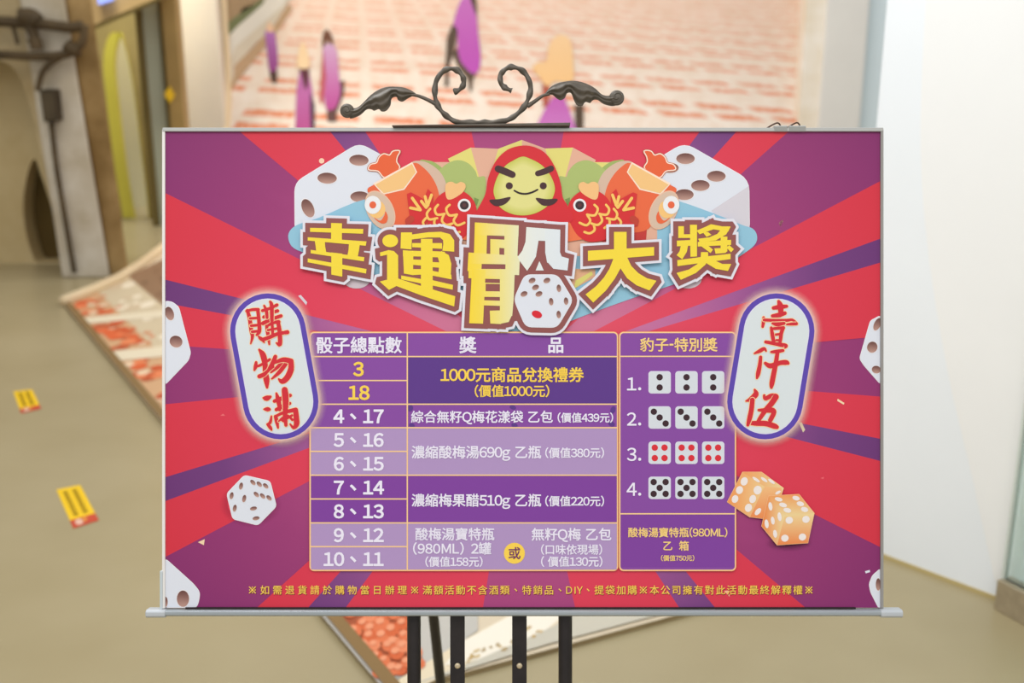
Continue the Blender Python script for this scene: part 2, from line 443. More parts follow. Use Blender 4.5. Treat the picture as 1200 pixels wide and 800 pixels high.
# ------------------------------------------------------------------ photo backdrop: mural on the wall sweeping out over the floor
bd = empty('photo_backdrop', (0, YB, 0))
tag(bd, 'huge photo backdrop of women and orange fruit racks, sweeping from wall to floor', 'backdrop')
mm = bpy.data.materials.new('printed_drying_racks'); mm.use_nodes = True
nt = mm.node_tree; N = nt.nodes; L = nt.links; pb_ = N['Principled BSDF']; pb_.inputs['Roughness'].default_value = .6; pb_.inputs['Specular IOR Level'].default_value = .2
def math_n(op, a, b=None):
    n = N.new('ShaderNodeMath'); n.operation = op
    for i, v in enumerate((a, b)):
        if v is None: continue
        if isinstance(v, (int, float)): n.inputs[i].default_value = v
        else: L.new(v, n.inputs[i])
    return n.outputs[0]
at_ = N.new('ShaderNodeAttribute'); at_.attribute_name = 'sheet'
sx = N.new('ShaderNodeSeparateXYZ'); L.new(at_.outputs['Vector'], sx.inputs[0])
nz = N.new('ShaderNodeTexNoise'); nz.inputs['Scale'].default_value = 9; nz.inputs['Detail'].default_value = 5; L.new(at_.outputs['Vector'], nz.inputs['Vector'])
wob = math_n('MULTIPLY', math_n('SUBTRACT', nz.outputs['Fac'], .5), .03)
t_ = math_n('ADD', math_n('ADD', sx.outputs[1], math_n('MULTIPLY', sx.outputs[0], -.06)), wob)   # distance below the picture's horizon
D_ = math_n('DIVIDE', 1.0, t_)
X_ = math_n('MULTIPLY', math_n('ADD', sx.outputs[0], 1.28), D_)
rowf = math_n('FRACT', math_n('MULTIPLY', D_, 24))
big = math_n('FRACT', math_n('MULTIPLY', D_, 8))
colf = math_n('FRACT', math_n('MULTIPLY', X_, 3.0))
def ramp(v, stops, interp='LINEAR'):
    r = N.new('ShaderNodeValToRGB'); r.color_ramp.interpolation = interp
    while len(r.color_ramp.elements) < len(stops): r.color_ramp.elements.new(.5)
    for e, (p, c) in zip(r.color_ramp.elements, stops): e.position = p; e.color = (*c, 1) if len(c) == 3 else c
    L.new(v, r.inputs['Fac']); return r.outputs['Color']
g = lambda x: (x, x, x)
rows = ramp(rowf, [(0, g(0)), (.12, g(0)), (.22, g(1)), (.62, g(1)), (.74, g(0)), (1, g(0))])
cols = ramp(colf, [(0, g(0)), (.17, g(0)), (.23, g(1)), (.94, g(1)), (1, g(0))])
bigr = ramp(big, [(0, g(.0)), (.26, g(.05)), (.34, g(1)), (1, g(1))])
msk = math_n('MULTIPLY', math_n('MULTIPLY', rows, cols), bigr)
n2 = N.new('ShaderNodeTexNoise'); n2.inputs['Scale'].default_value = 26; n2.inputs['Detail'].default_value = 3; L.new(at_.outputs['Vector'], n2.inputs['Vector'])
fade = ramp(math_n('MULTIPLY', sx.outputs[1], .4), [(0.05, g(.3)), (.25, g(.5)), (.62, g(1))])
msk = math_n('MULTIPLY', math_n('MULTIPLY', msk, fade), ramp(n2.outputs['Fac'], [(.3, g(.45)), (.6, g(1))]))
org = N.new('ShaderNodeMixRGB'); org.inputs[1].default_value = (*lin((230, 152, 110)), 1); org.inputs[2].default_value = (*lin((214, 104, 52)), 1); L.new(n2.outputs['Fac'], org.inputs[0])
pale = N.new('ShaderNodeMixRGB'); pale.inputs[1].default_value = (*lin((246, 240, 232)), 1); pale.inputs[2].default_value = (*lin((222, 200, 178)), 1); L.new(nz.outputs['Fac'], pale.inputs[0])
far_ = N.new('ShaderNodeMixRGB'); L.new(ramp(math_n('MULTIPLY', sx.outputs[1], .4), [(.1, g(.55)), (.5, g(0))]), far_.inputs[0])
L.new(pale.outputs[0], far_.inputs[1]); far_.inputs[2].default_value = (*lin((232, 188, 160)), 1)
mx = N.new('ShaderNodeMixRGB'); L.new(msk, mx.inputs[0]); L.new(far_.outputs[0], mx.inputs[1]); L.new(org.outputs[0], mx.inputs[2])
L.new(mx.outputs[0], pb_.inputs['Base Color'])

R_ = 1.3                          # sweep radius
XL, XR = at(266, 60, YB).x, at(940, 60, YB).x
prof = [(YB, 3.3), (YB, R_)] + [(YB-R_+R_*math.cos(a*math.pi/24), R_-R_*math.sin(a*math.pi/24)) for a in range(1, 13)]
arc = [0]
for a, b in zip(prof, prof[1:]): arc.append(arc[-1]+math.dist(a, b))
NX = 12
B_ = floor_at(75, 355, .02); C_ = floor_at(455, 809, .02); E_ = floor_at(782, 721, .02)
y_end = prof[-1][0]
xl_end = XL-.01
vs, sh = [], []
for (y, z), s in zip(prof, arc):
    f_ = min(1, max(0, (y-y_end)/(YB-y_end)))
    for i in range(NX+1):
        u = i/NX; x = (xl_end+(XL-xl_end)*f_)*(1-u) + XR*u
        vs.append(Vector((x, y-YB-.012, z+.022))); sh.append((x, 3.3-2.35 and s-(3.3-2.30), 0))
fs = [(r*(NX+1)+i, (r+1)*(NX+1)+i, (r+1)*(NX+1)+i+1, r*(NX+1)+i+1) for r in range(len(prof)-1) for i in range(NX)]
wp = mesh_obj('wall_print', vs, fs, [mm, mat('cream_sheet_edge', (226, 210, 180), .6)], bd)
a = wp.data.attributes.new('sheet', 'FLOAT_VECTOR', 'POINT'); a.data.foreach_set('vector', [c for q in sh for c in q])
so = wp.modifiers.new('thickness', 'SOLIDIFY'); so.thickness = .022; so.offset = -1; so.material_offset_rim = 1; so.material_offset = 0
# left border strip of the sheet
edge = []
for (y, z) in prof:
    f_ = min(1, max(0, (y-y_end)/(YB-y_end))); edge.append(Vector((xl_end+(XL-xl_end)*f_, y-YB-.02, z+.03)))
ELINE = [floor_at(*p, .02) for p in ((191, 292), (166, 311), (141, 327), (108, 342))] + [B_]
edge = [e_ for e_ in edge if e_.y > y_end-YB] + [Vector((p.x, p.y-YB, .03)) for p in ELINE]
mb = MB(); mb.tube(edge, .032, 8); mb.build('edge_strip', mat('cream_edge_strip', (228, 206, 168), .6), bd, True)

# floor part of the print
ZT = .014
class FloorInk(Ink):
    def raw(s, vs, fs, col, layer):
        n = len(s.v); s.q += 1; layer += (s.q % 151)*.005
        for p in vs:
            w = p if isinstance(p, Vector) else floor_at(p[0], p[1], ZT)
            s.v.append((w.x, w.y-YB, ZT+layer*.0006))
            c = col(p) if callable(col) else col
            s.c.append((*lin(c), 1))
        for f in fs:
            a, b, c = (Vector(s.v[n+i]) for i in f[:3])
            s.f.append(tuple(i+n for i in (f if (b-a).cross(c-a).z > 0 else f[::-1])))
xr_f = XR
ex = E_ + (E_-C_).normalized()*((xr_f-E_.x)/(E_-C_).normalized().x)
outl = [C_, Vector((.72, E_.y+(.72-E_.x)*.5, 0)), Vector((.8, 3.6, 0)), Vector((xr_f, y_end, 0)), Vector((xl_end, y_end, 0))] + ELINE
mb = MB(); mb.prism([Vector((p.x, p.y-YB, 0)) for p in outl], (0, 0, ZT))
mb.build('floor_board', mat('tan_board_edge', (166, 146, 108), .7, 0, .2, .1, 5), bd)
fi = FloorInk()
fi.poly([(p.x, p.y) and p for p in outl], (222, 206, 180), 1)
# bands of the printed picture, left part
def band(pts, col, layer): fi.poly(pts, col, layer)
nrm = (B_-C_).normalized()
def along(t, off, ):            # t metres from the front corner along the left edge, off metres inwards
    inw = Vector((-nrm.y, nrm.x, 0));
    if inw.x < 0: inw = -inw
    p = C_ + nrm*t + inw*off; return Vector((p.x, p.y, 0))
TL = (B_-C_).length
rnd = random.Random(4)
def strip(o0, o1, t0, t1, col, layer):
    fi.poly([along(t0, o0), along(t1, o0), along(t1, o1), along(t0, o1)], col, layer)
def strip(o0, o1, t0, t1, col, layer):
    e_ = lambda o: min(t1+1.4*o, (y_end-.05-C_.y-.504*o)/.864)
    fi.poly([along(t0, o0), along(e_(o0), o0), along(e_(o1), o1), along(t0, o1)], col, layer)
strip(0, .034, 0, TL, (140, 112, 72), 16)
strip(.03, .22, .9, TL-.05, (212, 170, 130), 2)
strip(.22, .46, .9, TL-.05, (212, 196, 166), 3)
strip(.46, .98, 1.2, TL-.08, (148, 116, 90), 3)
strip(.98, 1.14, 1.2, TL-.08, (232, 218, 192), 3)
strip(1.14, 1.7, 1.2, TL-.1, (206, 140, 102), 3)
for o0, o1, c_ in ((1.7, 1.98, (222, 206, 178)), (1.98, 2.5, (156, 124, 98)), (2.5, 2.64, (232, 218, 192)), (2.64, 3.2, (208, 142, 104)), (3.2, 3.5, (222, 206, 178)), (3.5, 4.0, (156, 124, 98))):
    strip(o0, o1, max(.8, (.864*o1-.9)/.504), TL-.1, c_, 3)
for f0, wd in ((.88, .03), (.70, .04)):
    fi.poly([along(TL*f0, .03), along(TL*(f0+wd), .03), along(TL*(f0+wd)-.05, .5), along(TL*f0-.08, .5)], (232, 220, 194), 6)
def spots(n, t0, t1, o0, o1, r0, r1, cols, layer, stretch):
    for k in range(n):
        o = rnd.uniform(o0, o1); t = rnd.uniform(t0, min(t1+1.3*o, (y_end-.12-C_.y-.504*o)/.864))
        if o < .5 and (.69 < t/TL < .75 or .87 < t/TL < .92): continue
        p = along(t, o); r = rnd.uniform(r0, r1)
        fi.raw([Vector((p.x+r*math.cos(a), p.y+r*math.sin(a)*stretch, 0)) for a in [2*math.pi*j/10 for j in range(10)]], [tuple(range(10))], rnd.choice(cols), layer)
spots(170, .9, TL-.12, .05, .19, .018, .04, [(222, 104, 60), (206, 92, 52), (234, 138, 92), (190, 92, 56), (236, 208, 176)], 5, 1.4)
spots(50, .9, TL-.12, .16, .27, .012, .03, [(222, 124, 80), (214, 140, 100)], 5, 1.3)
spots(110, 1.3, TL-.2, .48, .96, .02, .05, [(136, 104, 80), (174, 146, 118), (124, 96, 72), (186, 160, 134)], 4, 1.8)
spots(40, 1.0, TL-.1, .24, .44, .015, .04, [(240, 228, 206), (212, 192, 162)], 4, 2.2)
spots(110, 1.3, TL-.2, 1.16, 1.68, .03, .06, [(214, 108, 66), (226, 140, 98), (192, 110, 78)], 4, 1.4)

# front corner: tray of fruit, pale wicker, white planks
fi.poly([(372, 716), (447, 806), (500, 780), (560, 740), (560, 690), (372, 690)], (196, 192, 184), 6)
fi.poly([(400, 700), (383, 712), (443, 776), (475, 795), (497, 776), (480, 745), (478, 700)], (168, 86, 56), 7)
fi.poly([(450, 812), (470, 796), (560, 742), (640, 700), (720, 690), (650, 735), (560, 775), (490, 808)], (232, 216, 186), 8)
fi.poly([(545, 752), (640, 700), (690, 700), (640, 740), (560, 775), (520, 782)], (246, 238, 222), 9)
fi.poly([(560, 775), (650, 735), (720, 690), (800, 690), (795, 716), (640, 757), (500, 800), (478, 806)], (204, 198, 182), 9)
for k in range(26):
    u = rnd.random(); px, py = 530+u*110+rnd.uniform(-8, 8), 782-u*46+rnd.uniform(-9, 9)
    fi.poly(ell(px, py, rnd.uniform(2, 6), rnd.uniform(1, 2.5), -25, 8), rnd.choice([(196, 166, 112), (214, 190, 146), (182, 160, 120)]), 10)
fi.poly([(492, 706), (520, 722), (545, 700)], (170, 166, 166), 7)
fruit = [(412, 722), (424, 732), (436, 724), (449, 733), (461, 722), (417, 742), (432, 746), (447, 748), (460, 742), (470, 733), (428, 760), (441, 760), (456, 760), (440, 772), (452, 776), (464, 768), (458, 787), (446, 790) , (474, 760), (486, 768), (478, 778), (468, 788), (489, 781), (405, 712), (473, 747), (462, 754), (436, 738), (451, 720)]
for (px, py) in fruit:
    r = rnd.uniform(7.0, 9.6); px += rnd.uniform(-2.5, 2.5); py += rnd.uniform(-2, 2)
    fi.poly(ell(px, py, r, r*.88, 0, 16), rnd.choice([(224, 120, 78), (214, 104, 62), (232, 138, 98)]), 11+rnd.random()*2)
    fi.poly(ell(px-r*.2, py-r*.25, r*.55, r*.42, -20, 12), (236, 156, 118), 13.5+rnd.random())
fp = fi.build('floor_print', bd, MURAL_INK)

# printed women and far hedge on the wall part
class WallInk(Ink):
    def raw(s, vs, fs, col, layer):
        n = len(s.v)
        for p in vs:
            w = at(p[0], p[1], YB-.02)
            if w.z < R_:                       # follow the sweep of the sheet
                a = min(1.5, max(0, (R_-w.z)/R_)); yy = YB-R_+R_*math.sqrt(max(0, 1-min(1, a)**2)); w = at(p[0], p[1], yy-.02)
                for _ in range(6):
                    a = max(0, (R_-w.z)/R_); yy = YB-R_+R_*math.sqrt(max(0, 1-min(1, a)**2)); w = at(p[0], p[1], yy-.02)
            s.v.append((w.x, w.y-YB-layer*.002, w.z+.012))
            c = col(p) if callable(col) else col
            s.c.append((*lin(c), 1))
        for f in fs:
            a, b, c = (Vector(s.v[n+i]) for i in f[:3])
            s.f.append(tuple(i+n for i in (f if (b-a).cross(c-a).y < 0 else f[::-1])))
    def grid(s, pts, col, layer):
        s.poly(pts, col, layer)
def mixc(a, b, t): t = max(0, min(1, t)); return tuple(a[i]*(1-t)+b[i]*t for i in range(3))
def vg(y0, y1, a, b): return lambda p: mixc(a, b, (p[1]-y0)/(y1-y0))
q5 = sub(255, 0, 5.162)
wi = WallInk()
wi.poly(q5([(30, -60), (500, -60), (430, 20), (330, 180), (200, 300), (110, 430), (78, 560), (62, 300), (40, 150)]), (206, 196, 178), 0)
wi.poly(q5([(30, -60), (330, -60), (250, 20), (150, 110), (60, 180), (42, 100)]), (158, 134, 104), 1)
wi.poly(catmull(q5([(45, 170), (110, 110), (190, 60), (270, 0), (280, 25), (200, 100), (130, 160), (60, 225)]), 4, True), (112, 118, 84), 2)
wi.poly(q5([(330, 180), (430, 30), (455, 60), (370, 190), (240, 350), (120, 500), (80, 560), (78, 430), (200, 310)]), (186, 156, 124), 1)
wi.poly(q5([(150, 60), (250, 20), (420, -30), (400, 40), (250, 170), (110, 290), (70, 400), (62, 250)]), (216, 212, 202), 1)
wi.build('printed_verge', bd, MURAL_INK)
PU, PM, DK = (176, 96, 176), (170, 52, 132), (88, 70, 58)
def figure(name_parts):
    wi = WallInk()
    for lay, (pts, col, sm) in enumerate(name_parts):
        wi.poly(catmull(pts, 4, True) if sm else pts, col, 3+lay)
    return wi.build('printed_figure', bd, MURAL_INK)
q6 = sub(490, 0, 5.161)
figure([(q5([(320, 425), (358, 425), (360, 500), (335, 510), (318, 470)]), (92, 70, 62), True),
        (q5([(290, 200), (315, 178), (345, 205), (360, 300), (366, 400), (345, 440), (315, 430), (302, 330)]), vg(38, 86, (174, 116, 184), (150, 76, 140)), True),
        (q5([(295, 190), (315, 140), (345, 190), (320, 205)]), (226, 190, 160), True)])
figure([(q5([(500, 420), (520, 408), (548, 418), (575, 560), (586, 700), (585, 800), (470, 800), (478, 560)]), vg(80, 155, (190, 122, 184), (176, 78, 138)), False),
        (q5([(560, 560), (588, 640), (588, 800), (565, 800)]), (80, 58, 78), False),
        (q5([(500, 415), (550, 415), (552, 500), (535, 550), (512, 480)]), (98, 56, 66), True),
        (q5([(480, 410), (505, 280), (530, 275), (560, 410)]), (240, 212, 172), True)])
figure([(q5([(740, 500), (768, 495), (764, 580), (720, 690), (722, 745), (665, 745), (660, 640)]), (98, 70, 66), False),
        (q5([(640, 300), (615, 620), (635, 640), (660, 500)]), (190, 96, 104), False),
        (q5([(640, 300), (690, 275), (722, 320), (735, 470), (745, 560), (720, 650), (680, 675), (652, 640), (640, 420)]), vg(56, 130, (206, 166, 204), (180, 76, 146)), True),
        (q5([(636, 300), (640, 215), (662, 188), (690, 220), (700, 285), (668, 250)]), (112, 76, 60), True)])
figure([(q6([(245, 150), (230, 250), (210, 340), (185, 420), (185, 530), (160, 530), (175, 240), (205, 160)]), (92, 78, 66), False),
        (q6([(205, 330), (238, 300), (260, 390), (350, 450), (330, 500), (325, 560), (310, 560), (300, 490), (245, 420)]), (96, 80, 66), False),
        (q6([(260, 10), (320, -20), (350, 70), (362, 200), (378, 370), (350, 455), (290, 420), (245, 340), (238, 190), (215, 150)]), vg(0, 90, (190, 112, 186), (186, 84, 184)), True),
        (q6([(315, 0), (345, -15), (356, 60), (352, 100), (332, 50)]), (92, 74, 66), True)])
figure([(q6([(945, 640), (1000, 640), (1000, 790), (950, 790)]), (84, 68, 54), False),
        (q6([(750, 510), (800, 520), (790, 640), (755, 660)]), (176, 92, 74), False),
        (q6([(700, 800), (760, 680), (810, 600), (880, 590), (920, 690), (960, 800)]), vg(114, 150, (188, 96, 178), (196, 120, 190)), False),
        (q6([(690, 420), (725, 385), (775, 375), (792, 280), (850, 220), (920, 250), (940, 400), (930, 500), (830, 500), (780, 530), (730, 470)]), vg(45, 100, (240, 206, 160), (238, 196, 140)), True)])

# ------------------------------------------------------------------ floor stickers
m_stick_txt = (140, 108, 26)
def floor_sticker(c, label):
    """c: four floor points: back left, back right, front right, front left (outline of the yellow + red sheet)."""
    p = [floor_at(x, y) for x, y in c]; o0 = (p[0]+p[1]+p[2]+p[3])/4
    root = empty('floor_sticker', o0); tag(root, label, 'sticker', 'yellow stickers on the concrete floor')
    def uv(u, v): return p[0]*(1-u)*(1-v)+p[1]*u*(1-v)+p[2]*u*v+p[3]*(1-u)*v - o0
    class SI(Ink):
        def raw(s, vs, fs, col, layer):
            n = len(s.v)
            for q in vs:
                w = uv(q[0], q[1]); s.v.append((w.x, w.y, .0015+layer*.0004)); s.c.append((*lin(col), 1))
            for f in fs:
                a, b, c_ = (Vector(s.v[n+i]) for i in f[:3])
                s.f.append(tuple(i+n for i in (f if (b-a).cross(c_-a).z > 0 else f[::-1])))
    k = SI(); k.poly([(0, 0), (1, 0), (1, 1), (0, 1)], (250, 206, 36), 0); k.build('sheet', root)
    k = SI(); k.poly([(0, .81), (1, .81), (1, 1), (0, 1)], (206, 78, 56), 1)
    k.poly(ell(.3, .9, .16, .07, 0, 12), (236, 190, 170), 2); k.poly(ell(.52, .88, .1, .05, 0, 12), (232, 150, 70), 2); k.build('red_strip', root)
    k = SI()
    for col in range(2):
        for r in range(7):
            u0, v0 = .2+col*.38, .1+r*.095
            # small block characters: too small to read in the photograph
            for (a, b, c2, d) in ((0, 0, .2, .014), (0, .03, .2, .044), (.08, 0, .12, .066), (0, .055, .07, .068), (.13, .055, .2, .068)):
                k.convex([(u0+a, v0+b), (u0+c2, v0+b), (u0+c2, v0+d), (u0+a, v0+d)], m_stick_txt, 2)
    k.build('lettering', root)
    return root
floor_sticker([(15.6, 459), (37.5, 456.5), (48.5, 479), (25, 484.5)], 'smaller looking yellow floor sticker farther off, towards the concrete wall')
floor_sticker([(66, 574), (94, 568.5), (116, 610), (86, 619.5)], 'yellow floor sticker with red strip and lettering, nearer than the other')

# ------------------------------------------------------------------ poster
DP = F*K
Rm = cam.rotation_euler.to_matrix()
pc_ = CAM + Rm @ Vector(((PX-600)*K, (400-PY)*K, -DP))
ROT = tuple(cam.rotation_euler)
poster = empty('poster_board', pc_, None, ROT)
tag(poster, 'large red and purple prize poster with Chinese headline, standing on the black easel', 'poster')
m_alu = mat('grey_aluminium_rail', (176, 178, 176), .4, .25, .5)
m_whitep = mat('white_plastic_edge', (232, 230, 228), .5)
def L3(px, py, z=0): return Vector(((px-PX)*K, (PY-py)*K, z))
def lbox(name, x0, y0, x1, y1, z0, z1, m, parent, bevel=.0006):
    mb = MB(); a, b = L3(x0, y1, z0), L3(x1, y0, z1); mb.box(tuple(a), tuple(b)); return mb.build(name, m, parent, bevel=bevel)
lbox('backing_panel', 193, 154, 1032, 712, -.006, 0, m_whitep, poster)
lbox('top_rail', 191.5, 150.2, 1034, 154.6, -.008, .0042, m_alu, poster)
lbox('left_edge', 190.8, 152, 194.2, 712, -.007, .0034, m_whitep, poster)
lbox('right_edge', 1031.2, 152, 1034.4, 712, -.007, .0038, mat('grey_edge_trim', (150, 148, 146), .5, .1), poster)
lbox('corner_clip', 188.6, 668, 191.6, 714, -.008, .005, mat('pale_blue_grey_clip', (196, 208, 214), .5), poster)
mb = MB(); prof_ = [(0, -.006), (0, .006), (-.002, .0085), (-.0058, .0085), (-.0078, .006), (-.0078, -.006)]
xa, xb = (182-PX)*K, (1050-PX)*K; yb = (PY-713.2)*K
mb.prism([Vector((xa, yb+a, b)) for a, b in prof_], (xb-xa, 0, 0)); mb.build('bottom_rail', mat('grey_bottom_rail', (158, 166, 171), .38, .2, .5), poster, bevel=.0006)
lbox('rail_gap_shadow', 218, 711.0, 1002, 712.8, 0, .0032, mat('gap_shadow_black', (40, 26, 30), .7), poster, 0)  # dark strip painted along the rail as the shadow of the gap
for (x0, x1) in ((173, 196), (1030, 1055.5)):
    mb = MB(); mb.prism([Vector(((x0-PX)*K, yb+.0006+a*1.3, b*1.12)) for a, b in prof_], ((x1-x0)*K, 0, 0)); mb.build('end_cap', mat('pale_grey_end_cap', (186, 192, 198), .45, .1, .5), poster, bevel=.001)

# --- rays
RED = [(0, (226, 96, 114)), (120, (224, 78, 102)), (260, (222, 64, 90)), (520, (208, 48, 64))]
PUR = [(0, (214, 130, 160)), (150, (204, 112, 150)), (230, (180, 78, 134)), (330, (156, 60, 118)), (540, (126, 42, 104))]
DAR = [(0, (206, 130, 170)), (170, (196, 112, 160)), (270, (160, 88, 150)), (360, (116, 62, 126)), (540, (94, 42, 106))]
def rc(stops, d):
    for (a, ca), (b, cb) in zip(stops, stops[1:]):
        if d <= b: return mixc(ca, cb, (d-a)/(b-a))
    return stops[-1][1]
X0, X1, Y0, Y1 = 193.5, 1031.8, 154.2, 711.8
per = [('t', 281, 'R'), ('t', 387, 'D'), ('t', 428, 'R'), ('t', 552.5, 'P'), ('t', 660.5, 'R'), ('t', 820, 'D'), ('t', 863, 'R'), ('t', 924, 'P'),
       ('r', 212, 'R'), ('r', 279.5, 'D'), ('r', 307.5, 'R'), ('r', 394, 'P'), ('r', 464.5, 'R'), ('r', 514, 'D'), ('r', 540, 'R'), ('r', 641, 'P'),
       ('b', 944, 'R'), ('b', 838, 'D'), ('b', 796, 'R'), ('b', 674, 'P'), ('b', 566, 'R'), ('b', 405, 'D'), ('b', 361, 'R'), ('b', 301, 'P'),
       ('l', 652.5, 'R'), ('l', 587, 'D'), ('l', 559, 'R'), ('l', 473.5, 'P'), ('l', 404, 'R'), ('l', 355, 'D'), ('l', 327.5, 'R'), ('l', 226, 'P')]
def pp(s, v): return {'t': (v, Y0), 'r': (X1, v), 'b': (v, Y1), 'l': (X0, v)}[s]
corner = {('t', 'r'): (X1, Y0), ('r', 'b'): (X1, Y1), ('b', 'l'): (X0, Y1), ('l', 't'): (X0, Y0)}
bg = Ink(); CX, CY = 612, 432
for i, (s, v, kind) in enumerate(per):
    s2, v2, _ = per[(i+1) % len(per)]
    edge_pts = [pp(s, v)]
    if s2 != s: edge_pts.append(corner[(s, s2)])
    edge_pts.append(pp(s2, v2))
    stops = {'R': RED, 'P': PUR, 'D': DAR}[kind]
    for a, b in zip(edge_pts, edge_pts[1:]):
        M = 12
        for k in range(M):
            f0, f1 = k/M, (k+1)/M
            quad = [(CX+(a[0]-CX)*f0, CY+(a[1]-CY)*f0), (CX+(a[0]-CX)*f1, CY+(a[1]-CY)*f1), (CX+(b[0]-CX)*f1, CY+(b[1]-CY)*f1), (CX+(b[0]-CX)*f0, CY+(b[1]-CY)*f0)]
            if k == 0: quad = quad[1:3] + [quad[0]]
            def colf_(p, stops=stops):
                return rc(stops, math.hypot(p[0]-CX, p[1]-CY))
            bg.convex(quad, colf_, 1)
bg.build('printed_background', poster)

# --- confetti
CR = (244, 214, 178)
for pts, c in (([(209, 173.5), (219, 168), (218, 179)], (236, 116, 118)), (ell(377, 188.5, 3.2, 3.2, 0, 12), (246, 206, 178)),
               ([(349.5, 346.5), (352.5, 345.5), (360, 354), (359, 357.5)], (214, 210, 220)), ([(912.5, 262), (915.5, 257.5), (918, 258.5), (915, 266)], (240, 196, 170)),
               ([(1006, 201), (1010, 199.5), (1009, 204)], (232, 96, 104)), ([(770, 366), (778, 361), (780, 363), (772, 369.5)], (246, 206, 176)),
               ([(981.5, 467), (989.5, 472), (988.5, 474), (981, 469.5)], CR), ([(935.5, 494), (939.5, 495), (943.5, 503.5), (941, 506.5)], (222, 206, 176)),
               ([(232, 635), (240, 631.5), (239, 638.5)], CR), ([(848.5, 692), (854, 691.5), (855, 699)], (244, 190, 150)),
               ([(1013.5, 669), (1019, 667.5), (1019.5, 670), (1014.5, 671.5)], (222, 226, 240)), ([(961, 560), (965.5, 558.5), (965, 561)], (232, 106, 116)),
               ([(327.5, 514.5), (333, 515), (332, 517), (328.5, 517)], (244, 230, 210)), ([(258, 487), (261.5, 484.5), (264, 487)], (232, 110, 116))):
    cf = Ink(); cf.convex(pts, c, 3); cf.build('confetti_piece', poster)

# --- dice printed on the poster
PIPD, PIPL = (104, 66, 62), (196, 156, 144)
WH = (222, 227, 239)
def pip(ink, cx, cy, rx, ry, rot, layer, dark=PIPD, light=PIPL):
    ink.convex(ell(cx, cy, rx*1.1, ry*1.12, rot, 20), (236, 232, 236), layer)
    ink.convex(ell(cx, cy, rx, ry, rot, 20), vg(cy-ry, cy+ry*1.1, dark, light), layer+1)
def die(name, outline, r, pips, tr, layer=4, rim=(240, 236, 242)):
    k = Ink(); o = round_poly(tr(outline), r) if r else tr(outline)
    k.poly(offset_poly(o, .7), rim, layer); k.poly(o, WH, layer+1)
    for p in pips:
        (x, y), = tr([p[:2]]); s = sub_scale[0]
        pip(k, x, y, p[2]/s, p[3]/s, p[4], layer+2)
    return k.build(name, poster)
sub_scale = [1]
def T(x0, y0, s): sub_scale[0] = s; return sub(x0, y0, s)
ID = lambda s: s
t = T(340, 160, 6.667)
die('printed_die', [(40, 760), (38, 360), (540, 72-20), (790, 190), (760, 420), (600, 700), (300, 760)], 11, [(538, 185, 76, 43, 2), (290, 325, 76, 43, 2), (545, 470, 74, 42, 0), (140, 560, 45, 76, -25)], t)
t = T(740, 160, 5.333)
die('printed_die', [(100, 180), (330, 40), (732, 270), (736, 600), (640, 680), (300, 600)], 13, [(337, 138, 58, 34, 0), (530, 248, 58, 34, 0), (430, 306, 58, 34, 0), (330, 363, 58, 34, 0), (240, 196, 55, 32, 0)], t)
k = Ink(); k.poly(T(740, 160, 5.333)([(500, 462), (732, 310), (735, 590), (640, 640)]), (212, 208, 218), 6.5); k.build('printed_die_side', poster)
t = T(180, 320, 3.81)
die('printed_die', [(53, 125), (85, 130), (112, 152), (165, 355), (155, 388), (53, 495)], 3, [(72, 180, 19, 31, -18), (101, 305, 29, 26, 20)], t)
t = T(840, 320, 3.81)
die('printed_die', [(729.5, 190), (686, 213), (638, 380), (655, 408), (729.5, 493)], 3, [(716, 228, 15, 30, 25), (693, 330, 23, 25, 20), (711, 430, 20, 17, 10)], t)
t = T(160, 640, 7.5)
die('printed_die', [(254, 108), (500, 330), (555, 400), (548, 470), (528, 534), (254, 534)], 4, [(410, 458, 54, 72, 0), (258, 486, 18, 44, 0)], t)
t = T(760, 500, 3.477)
die('printed_die', [(944, 578), (912, 606), (899, 640), (905, 672), (936, 733), (944, 733)], 3, [(935, 641, 10, 25, 0)], t)
t = T(250, 540, 8.889)
k = Ink(); k.ring(ell(293.5, 590, 27, 20, 0, 24), ell(293.5, 591, 37, 27, 0, 24), (140, 40, 80, .25), (140, 40, 80, 0), 3); k.build('printed_die_shadow', poster, SOFT)
die('printed_die', [(325, 150), (590, 212), (655, 470), (465, 665), (205, 600), (143, 340)], 3.6, [(290, 260, 20, 38, 12), (192, 360, 20, 37, 12), (323, 390, 20, 39, 12), (225, 490, 20, 37, 12), (414, 222, 34, 20, 45), (480, 240, 34, 20, 45), (547, 258, 34, 20, 45), (450, 347, 34, 20, 45), (515, 363, 34, 20, 45), (582, 383, 34, 20, 45), (420, 493, 37, 20, -12), (447, 595, 37, 20, -10)], t)
# orange dice
t = T(840, 540, 7.275)
k = Ink(); k.ring(ell(922, 636, 4, 2, 0, 24), ell(924, 637, 28, 9, 0, 24), (70, 30, 60, .55), (90, 40, 70, 0), 3); k.build('printed_die_shadow', poster, SOFT)
def odie(faces, pips, layer):
    k = Ink()
    for pts, ca, cb, axis in faces:
        q_ = t(pts); xs = [p[axis] for p in q_]; a_, b_ = min(xs), max(xs)
        k.poly(offset_poly(q_, .45), (250, 200, 150), layer)
        k.poly(q_, lambda p, a_=a_, b_=b_, ca=ca, cb=cb, axis=axis: mixc(ca, cb, (p[axis]-a_)/(b_-a_)), layer+1)
    for x, y, rx, ry, rot in pips:
        (X, Y), = t([(x, y)]); k.convex(ell(X, Y, rx/7.275, ry/7.275, rot, 16), (240, 232, 230), layer+2)
    return k.build('printed_die', poster)
OR, ORL, ORD = (240, 160, 96), (238, 214, 158), (234, 130, 66)
